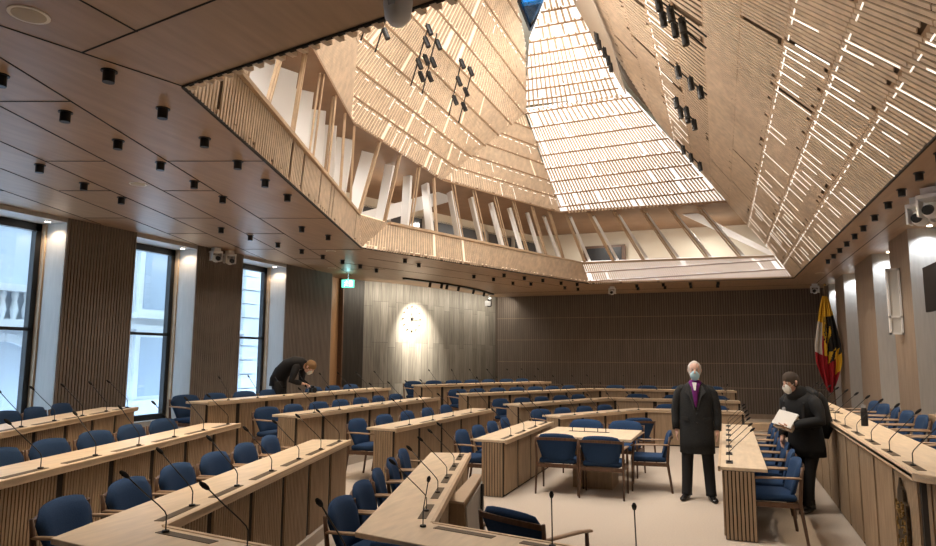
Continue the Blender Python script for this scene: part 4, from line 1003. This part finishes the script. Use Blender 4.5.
# bottle, cloth, side box on the presiding desk
bt = thing('flask', 'black drinking flask with a grey lid standing on the presiding desk', 'bottle', (1.50, 9.15, 1.06))
MB().loft([((0, 0, 0), .038, .038), ((0, 0, 0.17), .038, .038), ((0, 0, 0.21), .026, .026)], 16).build('body', BLACK, bt)
MB().cyl((0, 0, 0.21), (0, 0, 0.245), 0.027, n=14).build('lid', GREY, bt)
cb_ = thing('cable_tangle', 'thin black cables lying loose on the far part of the presiding desk', 'cable', (1.42, 12.0, 1.066))
for k in range(3):
    m_ = MB(); p = [V((0.12 * math.sin(i * 0.9 + k * 2), -1.1 + i * 0.22 + 0.1 * math.cos(i + k), 0)) for i in range(10)]
    m_.loft([(q, .005, .005) for q in p], 6); m_.build('cable', BLACK, cb_)
o = MB().box((2.48, 9.6, 0.3), (2.78, 10.6, 1.12)).build('side_cabinet', OAK_RIB); tag(o, 'low timber side cabinet between the dais chairs and the right wall', 'cabinet')
for k, (x, y, a) in enumerate([(2.48, 8.8, 1.5), (2.50, 7.9, 1.6), (2.50, 7.0, 1.6)]):
    o = dup(chair0, CT, (x, y, 0.42), a, 'blue armchair in the second dais row by the wall, %s from the camera' % ORD[2 - k], 'chairs in the second dais row')
struct(MB().box((2.16, 6.5, 0.30), (2.80, 9.25, 0.42)), 'floor_dais_step', CARPET)

# ------------------------------------------------------------ people
SKIN = mat('skin', (0.60, 0.36, 0.27), 0.55, var=0.06, scale=20); SKIN_P = mat('skin_pale', (0.68, 0.43, 0.34), 0.55)
COAT = mat('charcoal_wool', (0.018, 0.019, 0.020), 0.9, var=0.25, scale=60, bump=0.2); TROU = mat('black_trousers', (0.012, 0.012, 0.014), 0.85)
PARKA = mat('black_parka', (0.008, 0.009, 0.011), 0.7, bump=0.3, scale=14); SHOE = mat('shoe_leather', (0.012, 0.011, 0.011), 0.25)
PURP = mat('purple_scarf', (0.16, 0.015, 0.17), 0.8); MASKB = mat('surgical_mask', (0.40, 0.62, 0.72), 0.8); MASKW = mat('white_mask', (0.80, 0.79, 0.74), 0.8)
HAIRW = mat('white_hair', (0.55, 0.50, 0.47), 0.8); HAIRG = mat('grey_brown_hair', (0.07, 0.052, 0.04), 0.8); HAIRB = mat('ginger_hair', (0.26, 0.15, 0.07), 0.8)
def body(root, J, E, skin, name='body'):
    """skin modifier figure : J name -> (pos, radius)"""
    names = list(J); idx = {n: i for i, n in enumerate(names)}
    me = bpy.data.meshes.new(name); me.from_pydata([J[n][0] for n in names], [(idx[a], idx[b]) for a, b in E], [])
    o = bpy.data.objects.new(name, me); C.objects.link(o); o.parent = root; me.materials.append(skin)
    sk_ = o.modifiers.new('skin', 'SKIN'); sk_.use_smooth_shade = True
    lay = me.skin_vertices[0] if me.skin_vertices else None
    if lay is None:
        bm = bmesh.new(); bm.from_mesh(me); bm.verts.layers.skin.verify(); bm.to_mesh(me); bm.free(); lay = me.skin_vertices[0]
    for n in names:
        r = J[n][1]; r = r if isinstance(r, tuple) else (r, r)
        lay.data[idx[n]].radius = r; lay.data[idx[n]].use_root = (n == 'pelvis')
    md = o.modifiers.new('subsurf', 'SUBSURF'); md.levels = 2; md.render_levels = 2
    return o
def hand_joints(J, E, w, wrist, dirn, palm_n, side, curl=0.5, L=0.175):
    d = V(dirn).normalized(); n = V(palm_n); n = (n - d * n.dot(d)).normalized(); s = d.cross(n) * side; wr = V(wrist)
    J[w + 'palm'] = (tuple(wr + d * 0.05), (0.020, 0.030)); E.append((w + 'wrist', w + 'palm'))
    for k, (off, ln, sp) in enumerate(((-0.030, .85, -.10), (-0.010, 1.0, -.03), (0.010, .95, .03), (0.028, .75, .10))):
        b = wr + d * 0.085 + s * off; p = b; dd = (d + s * sp).normalized(); prev = w + 'palm'
        for q in range(3):
            nm = '%sf%d%d' % (w, k, q); J[nm] = (tuple(p), 0.0085); E.append((prev, nm)); prev = nm
            dd = (dd + n * curl * 0.55).normalized(); p = p + dd * 0.034 * ln
    t = wr + d * 0.035 - s * 0.036; J[w + 't0'] = (tuple(t), 0.010); E.append((w + 'palm', w + 't0'))
    t2 = t + (d * 0.7 - s * 0.5 + n * 0.5).normalized() * 0.04; J[w + 't1'] = (tuple(t2), 0.009); E.append((w + 't0', w + 't1'))
def head_parts(root, c, fwd, hair, mask, skin, bald=0.0, r=0.0):
    """features round head centre c, facing fwd (horizontal-ish vector)"""
    f = V(fwd).normalized(); c = V(c); u = V((0, 0, 1)); u = (u - f * f.dot(u)).normalized(); s = f.cross(u)
    def at(a, b, d): return tuple(c + s * a + u * b + f * d)
    M = Matrix((s, f, u)).transposed().to_4x4()
    # skull and face
    m_ = MB(); rings = []
    for zz, rx, ry, fo_ in ((-0.115, .030, .035, 0.035), (-0.10, .050, .058, 0.022), (-0.07, .062, .078, 0.010), (-0.03, .070, .090, 0.004), (0.02, .074, .096, 0.0), (0.06, .073, .094, -0.002), (0.09, .062, .080, -0.004), (0.112, .040, .052, -0.006), (0.122, .012, .016, -0.006)):
        rings.append((at(0, zz, fo_), rx, ry))
    m_.loft(rings, 18, xdir=s); m_.build('head', skin, root, smooth=True)
    m_ = MB(); m_.loft([(at(0, 0.028, 0.088), .008, .006), (at(0, -0.002, 0.104), .011, .010), (at(0, -0.022, 0.112), .015, .012), (at(0, -0.03, 0.098), .012, .008)], 8, xdir=s); m_.build('nose', skin, root, smooth=True)
    for q in (-1, 1):
        MB().ball(at(q * 0.031, 0.018, 0.082), 0.0105, n=10, rows=6).build('eye', mat('eye_white', (0.7, 0.66, 0.62), 0.3), root, smooth=True)
        MB().ball(at(q * 0.031, 0.018, 0.0895), 0.0070, n=8, rows=6).build('iris', BLACK, root)
        m_ = MB(); m_.beam(at(q * 0.014, 0.038, 0.092), at(q * 0.047, 0.040, 0.080), 0.006, 0.008, side=u); m_.build('eyebrow', hair, root)
        m_ = MB(); m_.loft([(at(q * 0.072, -0.03, 0.0), .006, .010), (at(q * 0.082, -0.01, -0.004), .007, .016), (at(q * 0.085, 0.018, -0.008), .007, .018), (at(q * 0.076, 0.034, -0.006), .005, .010)], 8, xdir=s); m_.build('ear', skin, root, smooth=True)
    m_ = MB(); m_.loft([(at(0, -0.105, 0.055), .040, .030), (at(0, -0.085, 0.072), .055, .034), (at(0, -0.05, 0.082), .064, .034), (at(0, -0.015, 0.092), .040, .026), (at(0, 0.0, 0.100), .018, .014)], 14, xdir=s); m_.build('face_mask', mask, root, smooth=True)
    for q in (-1, 1):
        m_ = MB(); m_.beam(at(q * 0.058, -0.03, 0.075), at(q * 0.079, 0.012, -0.004), 0.003, 0.003); m_.build('mask_loop', mask, root)
    # hair
    m_ = MB(); n = 18
    if bald > 0.5:   # fringe round the sides and back
        rr_ = [(-0.055, .070, .084, -0.026), (-0.02, .083, .098, -0.020), (0.03, .087, .100, -0.018), (0.07, .082, .094, -0.016), (0.100, .062, .078, -0.020), (0.118, .030, .040, -0.03)]
    else:
        rr_ = [(-0.06, .064, .080, -0.030), (-0.02, .079, .096, -0.020), (0.03, .084, .104, -0.014), (0.075, .082, .104, -0.006), (0.105, .066, .086, -0.004), (0.130, .040, .052, -0.006), (0.138, .010, .014, -0.006)]
    m_.loft([(at(0, a, d), b, e) for a, b, e, d in rr_], n, xdir=s); o = m_.build('hair', hair, root, smooth=True)
def person(label, loc, rz):
    return thing('person', label, 'person', loc, rz)
def shoe(root, p, d, h=0.0):
    p = V(p); d = V(d).normalized(); s = V((d.y, -d.x, 0))
    m_ = MB(); m_.loft([(p - d * 0.085 + V((0, 0, 0.045)), .030, .040), (p - d * 0.05 + V((0, 0, 0.05)), .038, .050), (p + d * 0.02 + V((0, 0, 0.048)), .040, .046), (p + d * 0.09 + V((0, 0, 0.034)), .046, .032), (p + d * 0.15 + V((0, 0, 0.028)), .042, .026), (p + d * 0.19 + V((0, 0, 0.022)), .024, .018)], 12, xdir=s)
    m_.build('shoe', SHOE, root, smooth=True)
# --- person 1 : standing, long charcoal coat (local: faces -Y)
p1 = person('standing bald white haired man in a long charcoal coat, purple scarf and light blue mask', (-0.40, 9.50, 0), 0.03)
J = dict(pelvis=((0, 0, 0.95), (0.15, 0.11)), waist=((0, 0, 1.10), (0.14, 0.10)), chest=((0, 0.01, 1.30), (0.17, 0.12)), neck0=((0, 0.01, 1.46), (0.06, 0.06)), neck=((0, 0.0, 1.54), (0.055, 0.055)), skull=((0, -0.01, 1.64), (0.06, 0.07)))
E_1 = [('pelvis', 'waist'), ('waist', 'chest'), ('chest', 'neck0'), ('neck0', 'neck'), ('neck', 'skull')]
for n_, s in (('l', -1), ('r', 1)):
    J[n_ + 'sh'] = ((s * 0.185, 0.01, 1.42), 0.065); J[n_ + 'el'] = ((s * 0.245, 0.03, 1.14), 0.045); J[n_ + 'wrist'] = ((s * 0.255, -0.03, 0.90), 0.028)
    J[n_ + 'hip'] = ((s * 0.10, 0, 0.90), 0.085); J[n_ + 'kn'] = ((s * 0.13, -0.01, 0.50), 0.058); J[n_ + 'an'] = ((s * 0.15, 0.02, 0.09), 0.038)
    E_1 += [('chest', n_ + 'sh'), (n_ + 'sh', n_ + 'el'), (n_ + 'el', n_ + 'wrist'), ('pelvis', n_ + 'hip'), (n_ + 'hip', n_ + 'kn'), (n_ + 'kn', n_ + 'an')]
    hand_joints(J, E_1, n_, J[n_ + 'wrist'][0], (0, -0.05, -1), (-s, 0, 0), s, 0.35)
body(p1, J, E_1, SKIN_P)
head_parts(p1, (0, -0.02, 1.672), (0.02, -1, -0.03), HAIRW, MASKB, SKIN_P, bald=1)
m_ = MB(); X_ = (1, 0, 0)
m_.loft([((0, 0.0, 0.60), .222, .165), ((0, 0, 0.75), .220, .162), ((0, 0, 0.98), .215, .150), ((0, 0, 1.12), .210, .142), ((0, 0.0, 1.28), .215, .145), ((0, 0.01, 1.38), .222, .138), ((0, 0.015, 1.45), .200, .115), ((0, 0.02, 1.49), .130, .090), ((0, 0.02, 1.53), .075, .075)], 26, xdir=X_)
m_.build('coat', COAT, p1, smooth=True)
for s in (-1, 1):
    m_ = MB(); m_.loft([((s * 0.13, 0.012, 1.468), .035, .060), ((s * 0.175, 0.01, 1.435), .058, .074), ((s * 0.215, 0.012, 1.37), .066, .076), ((s * 0.240, 0.015, 1.27), .062, .072), ((s * 0.262, 0.03, 1.14), .058, .068), ((s * 0.266, 0.0, 1.0), .050, .060), ((s * 0.262, -0.03, 0.90), .046, .055)], 16, xdir=X_); m_.build('sleeve', COAT, p1, smooth=True)
    m_ = MB(); m_.loft([((s * 0.10, 0, 0.92), .085, .10), ((s * 0.115, 0, 0.72), .085, .095), ((s * 0.13, -0.01, 0.50), .075, .082), ((s * 0.14, 0.0, 0.28), .068, .074), ((s * 0.15, 0.0, 0.10), .066, .078), ((s * 0.152, -0.01, 0.055), .068, .085)], 14, xdir=X_); m_.build('trouser_leg', TROU, p1, smooth=True)
    shoe(p1, (s * 0.155, -0.03, 0), (s * 0.3, -1, 0))
    m_ = MB(); m_.add([(s * 0.02, -0.148, 1.16), (s * 0.075, -0.150, 1.34), (s * 0.13, -0.132, 1.40), (s * 0.085, -0.10, 1.49), (s * 0.05, -0.115, 1.46), (s * 0.018, -0.152, 1.20)], [(0, 1, 2, 3, 4, 5)]); o = m_.build('lapel', mat('lapel_wool', (0.04, 0.04, 0.042), 0.9), p1); md = o.modifiers.new('s', 'SOLIDIFY'); md.thickness = 0.012
    m_ = MB(); m_.beam((s * 0.10, -0.150, 1.045), (s * 0.18, -0.118, 1.055), 0.012, 0.04, side=(0, 0, 1)); m_.build('pocket_flap', COAT, p1)
for z in (1.12, 1.0, 0.88): MB().ball((0.01, -0.152, z), 0.011, n=8, rows=6).build('button', BLACK, p1)
m_ = MB(); m_.loft([((0, -0.085, 1.50), .070, .035), ((0, -0.118, 1.45), .050, .030), ((0, -0.138, 1.36), .034, .022), ((0, -0.148, 1.26), .022, .012), ((0, -0.150, 1.20), .008, .008)], 12, xdir=X_)
m_.loft([((0, 0.0, 1.475), .095, .085), ((0, -0.005, 1.51), .088, .082), ((0, 0.0, 1.545), .070, .072)], 16, xdir=X_); m_.build('scarf', PURP, p1, smooth=True)
m_ = MB(); m_.add([(-0.035, -0.128, 1.52), (0.02, -0.128, 1.52), (0.008, -0.165, 1.42), (-0.016, -0.165, 1.42)], [(0, 1, 2, 3)]); o = m_.build('shirt_collar', WHITE, p1); o.modifiers.new('s', 'SOLIDIFY').thickness = 0.01
m_ = MB(); m_.beam((0, -0.162, 1.44), (0, -0.165, 1.28), 0.035, 0.01, side=(0, 1, 0)); m_.build('tie', PURP, p1)

# --- person 2 : parka, backpack, books; faces left and towards the camera (local faces -Y)
p2 = person('dark haired man in a black parka and backpack holding books, wearing a white mask', (0.86, 9.33, 0), -0.80)
J = dict(pelvis=((0, 0.03, 0.90), (0.14, 0.11)), waist=((0, 0.02, 1.03), (0.14, 0.10)), chest=((0, -0.03, 1.22), (0.17, 0.12)), neck0=((0, -0.07, 1.38), (0.06, 0.06)), neck=((0, -0.11, 1.44), (0.055, 0.055)), skull=((0, -0.15, 1.53), (0.06, 0.07)))
E_1 = [('pelvis', 'waist'), ('waist', 'chest'), ('chest', 'neck0'), ('neck0', 'neck'), ('neck', 'skull')]
arm2 = dict(l=[(-0.19, -0.03, 1.33), (-0.25, 0.0, 1.08), (-0.20, -0.13, 0.86)], r=[(0.19, -0.03, 1.33), (0.27, -0.02, 1.10), (0.08, -0.30, 1.03)])
for n_, s in (('l', -1), ('r', 1)):
    a = arm2[n_]; J[n_ + 'sh'] = (a[0], 0.065); J[n_ + 'el'] = (a[1], 0.045); J[n_ + 'wrist'] = (a[2], 0.028)
    J[n_ + 'hip'] = ((s * 0.10, 0.03, 0.86), 0.085); J[n_ + 'kn'] = ((s * 0.09, 0.0 - 0.04 * s, 0.48), 0.058); J[n_ + 'an'] = ((s * 0.09, 0.03 - 0.09 * s, 0.09), 0.038)
    E_1 += [('chest', n_ + 'sh'), (n_ + 'sh', n_ + 'el'), (n_ + 'el', n_ + 'wrist'), ('pelvis', n_ + 'hip'), (n_ + 'hip', n_ + 'kn'), (n_ + 'kn', n_ + 'an')]
hand_joints(J, E_1, 'l', arm2['l'][2], (0.2, -0.3, -1), (1, 0, 0), -1, 0.6)
hand_joints(J, E_1, 'r', arm2['r'][2], (-0.9, -0.35, 0.0), (0, 0.3, 1), 1, 0.7)
body(p2, J, E_1, SKIN)
head_parts(p2, (0, -0.17, 1.545), (-0.10, -1, -0.22), HAIRG, MASKW, SKIN)
m_ = MB(); m_.loft([((0, 0.04, 0.66), .235, .185), ((0, 0.04, 0.76), .235, .18), ((0, 0.03, 0.92), .222, .17), ((0, 0.01, 1.06), .215, .16), ((0, -0.02, 1.20), .222, .165), ((0, -0.04, 1.30), .222, .150), ((0, -0.06, 1.37), .185, .125), ((0, -0.08, 1.41), .120, .105)], 26, xdir=X_); m_.build('parka', PARKA, p2, smooth=True)
m_ = MB(); m_.loft([((0, -0.07, 1.37), .125, .12), ((0, -0.08, 1.41), .125, .125), ((0, -0.075, 1.46), .110, .115), ((0, -0.06, 1.50), .098, .100)], 20, xdir=X_)
m_.loft([((-0.13, 0.05, 1.36), .05, .05), ((-0.09, 0.10, 1.40), .07, .07), ((0, 0.12, 1.42), .08, .08), ((0.09, 0.10, 1.40), .07, .07), ((0.13, 0.05, 1.36), .05, .05)], 12); m_.build('hood', PARKA, p2, smooth=True)
for n_, s in (('l', -1), ('r', 1)):
    a = [V(q) for q in arm2[n_]]
    m_ = MB(); m_.loft([(a[0] + V((-s * 0.04, 0, 0.03)), .07, .07), (a[0] + V((s * 0.015, 0, -0.02)), .082, .085), (lerp(a[0], a[1], .5) + V((s * 0.01, 0, 0)), .078, .080), (a[1], .074, .074), (lerp(a[1], a[2], .5), .066, .066), (lerp(a[1], a[2], .9), .052, .055)], 16); m_.build('sleeve', PARKA, p2, smooth=True)
    m_ = MB(); m_.loft([((s * 0.10, 0.03, 0.84), .09, .10), ((s * 0.095, 0.01, 0.68), .082, .092), ((s * 0.09, -0.04 * s, 0.48), .066, .074), ((s * 0.09, 0.01 - 0.07 * s, 0.28), .055, .064), ((s * 0.09, 0.02 - 0.09 * s, 0.08), .050, .062)], 14, xdir=X_); m_.build('trouser_leg', TROU, p2, smooth=True)
    m_ = MB(); m_.cyl((s * 0.09, 0.03 - 0.09 * s, 0.05), (s * 0.09, 0.03 - 0.09 * s, 0.16), 0.062, 0.058, 12); m_.build('boot_shaft', SHOE, p2, smooth=True)
    shoe(p2, (s * 0.09, 0.0 - 0.09 * s, 0), (s * 0.25, -1, 0))
    m_ = MB(); m_.loft([((s * 0.13, 0.10, 1.33), .022, .010), ((s * 0.14, -0.03, 1.385), .024, .010), ((s * 0.135, -0.15, 1.30), .024, .010), ((s * 0.15, -0.16, 1.12), .022, .010), ((s * 0.18, -0.05, 0.98), .020, .010)], 8); m_.build('backpack_strap', BLACKF, p2)
MB().cyl((0.272, -0.045, 1.20), (0.292, -0.055, 1.20), 0.036, n=16).build('round_patch', mat('red_white_patch', (0.62, 0.30, 0.30), 0.7), p2)
MB().cyl((-0.10, -0.19, 1.22), (-0.10, -0.205, 1.22), 0.026, n=14).build('chest_badge', mat('badge_grey', (0.4, 0.4, 0.42), 0.6), p2)
bp_ = thing('backpack', 'black backpack worn on the back of the man in the parka', 'backpack', (0.86, 9.33, 0), -0.80)
m_ = MB(); m_.loft([((0, 0.26, 0.86), .13, .07), ((0, 0.27, 0.95), .16, .11), ((0, 0.26, 1.15), .165, .12), ((0, 0.24, 1.33), .15, .10), ((0, 0.22, 1.41), .10, .06)], 16, xdir=X_); m_.build('bag', BLACKF, bp_, smooth=True)
m_ = MB(); m_.loft([((0, 0.36, 0.92), .10, .03), ((0, 0.385, 1.0), .12, .04), ((0, 0.375, 1.12), .11, .03)], 12, xdir=X_); m_.build('front_pocket', BLACK, bp_, smooth=True)
def book(nm, lab, p, rot, size, col, pages=(0.75, 0.72, 0.65)):
    o = thing(nm, lab, 'book', p, 0); o.rotation_euler = rot; a, b, c = size
    m_ = MB(); m_.box((-a, -b, -c), (a, b, -c + 0.003)); m_.box((-a, -b, c - 0.003), (a, b, c)); m_.box((-a, -b, -c), (-a + 0.004, b, c)); m_.build('cover', mat(nm + str(col[0]), col, 0.6), o)
    MB().box((-a + 0.004, -b + 0.006, -c + 0.003), (a - 0.006, b - 0.006, c - 0.003)).build('pages', mat('paper', pages, 0.8), o)
bx, by = 0.86, 9.33
ca, sa = math.cos(-0.80), math.sin(-0.80)
def L2(x, y, z): return (bx + ca * x - sa * y, by + sa * x + ca * y, z)
book('paper_folder', 'white paper folder on top of the books held by the man in the parka', L2(-0.01, -0.285, 1.11), (0.95, 0.15, -0.8), (0.14, 0.10, 0.010), (0.72, 0.70, 0.66))
book('brown_book', 'thick brown book under the white folder held by the man in the parka', L2(-0.01, -0.265, 1.065), (0.95, 0.15, -0.8), (0.13, 0.10, 0.022), (0.30, 0.19, 0.11))

# --- person 3 : photographer bending over the desk (world-aligned local frame, faces +X)
p3 = person('photographer in black bending forward over the desk with a camera at the left wall', (-8.02, 10.72, 0.40), 0.25)
J = dict(pelvis=((0, 0, 0.98), (0.10, 0.11)), waist=((0.08, 0, 1.13), (0.08, 0.09)), chest=((0.30, 0, 1.27), (0.10, 0.12)), neck0=((0.46, 0, 1.27), (0.06, 0.06)), neck=((0.52, 0, 1.24), (0.055, 0.055)), skull=((0.59, 0, 1.22), (0.06, 0.06)))
E_1 = [('pelvis', 'waist'), ('waist', 'chest'), ('chest', 'neck0'), ('neck0', 'neck'), ('neck', 'skull')]
arm3 = {'l': [(0.40, 0.18, 1.22), (0.36, 0.24, 0.96), (0.55, 0.10, 0.86)], 'r': [(0.40, -0.18, 1.22), (0.34, -0.24, 0.97), (0.50, -0.11, 0.92)]}
for n_, s in (('l', 1), ('r', -1)):
    a = arm3[n_]; J[n_ + 'sh'] = (a[0], 0.06); J[n_ + 'el'] = (a[1], 0.045); J[n_ + 'wrist'] = (a[2], 0.028)
    J[n_ + 'hip'] = ((0.0, s * 0.10, 0.92), 0.085); J[n_ + 'kn'] = ((0.05, s * 0.12, 0.50), 0.058); J[n_ + 'an'] = ((-0.03, s * 0.13, 0.09), 0.038)
    E_1 += [('chest', n_ + 'sh'), (n_ + 'sh', n_ + 'el'), (n_ + 'el', n_ + 'wrist'), ('pelvis', n_ + 'hip'), (n_ + 'hip', n_ + 'kn'), (n_ + 'kn', n_ + 'an')]
hand_joints(J, E_1, 'l', arm3['l'][2], (0.7, -0.7, -0.1), (0.5, 0, -1), 1, 0.7)
hand_joints(J, E_1, 'r', arm3['r'][2], (0.9, 0.5, -0.2), (0.5, 0, -1), -1, 0.7)
body(p3, J, E_1, SKIN_P)
head_parts(p3, (0.615, -0.02, 1.225), (0.62, -0.18, -0.75), HAIRB, MASKW, SKIN_P)
Y_ = (0, 1, 0)
m_ = MB(); m_.loft([((-0.03, 0, 0.86), .20, .15), ((-0.02, 0, 0.98), .20, .15), ((0.05, 0, 1.12), .19, .15), ((0.18, 0, 1.24), .21, .15), ((0.32, 0, 1.29), .225, .145), ((0.42, 0, 1.29), .19, .12), ((0.50, 0, 1.26), .09, .085)], 22, xdir=Y_); m_.build('jacket', TROU, p3, smooth=True)
for n_, s in (('l', 1), ('r', -1)):
    a = [V(q) for q in arm3[n_]]
    m_ = MB(); m_.loft([(a[0] + V((0, -s * 0.05, 0.03)), .065, .065), (a[0], .075, .075), (lerp(a[0], a[1], .5), .066, .066), (a[1], .060, .060), (lerp(a[1], a[2], .5), .052, .052), (lerp(a[1], a[2], .9), .042, .042)], 14); m_.build('sleeve', TROU, p3, smooth=True)
    m_ = MB(); m_.loft([((0, s * 0.10, 0.95), .10, .11), ((0.02, s * 0.11, 0.72), .085, .095), ((0.05, s * 0.12, 0.50), .070, .075), ((0.0, s * 0.13, 0.28), .06, .065), ((-0.03, s * 0.13, 0.07), .06, .065)], 14, xdir=Y_); m_.build('trouser_leg', TROU, p3, smooth=True)
    shoe(p3, (-0.0, s * 0.13, 0), (1, 0, 0))
cm = thing('photo_camera', 'black photo camera with lens held on the desk by the photographer', 'camera', (-7.36, 10.86, 1.145), 0.9)
MB().box((-0.075, -0.035, 0), (0.075, 0.035, 0.10)).build('camera_body', BLACK, cm, mod=0.008)
MB().box((-0.03, -0.03, 0.10), (0.03, 0.03, 0.135)).build('viewfinder', BLACK, cm, mod=0.006)
MB().cyl((0, -0.035, 0.05), (0, -0.15, 0.05), 0.04, 0.045, 16).build('lens', BLACK, cm)
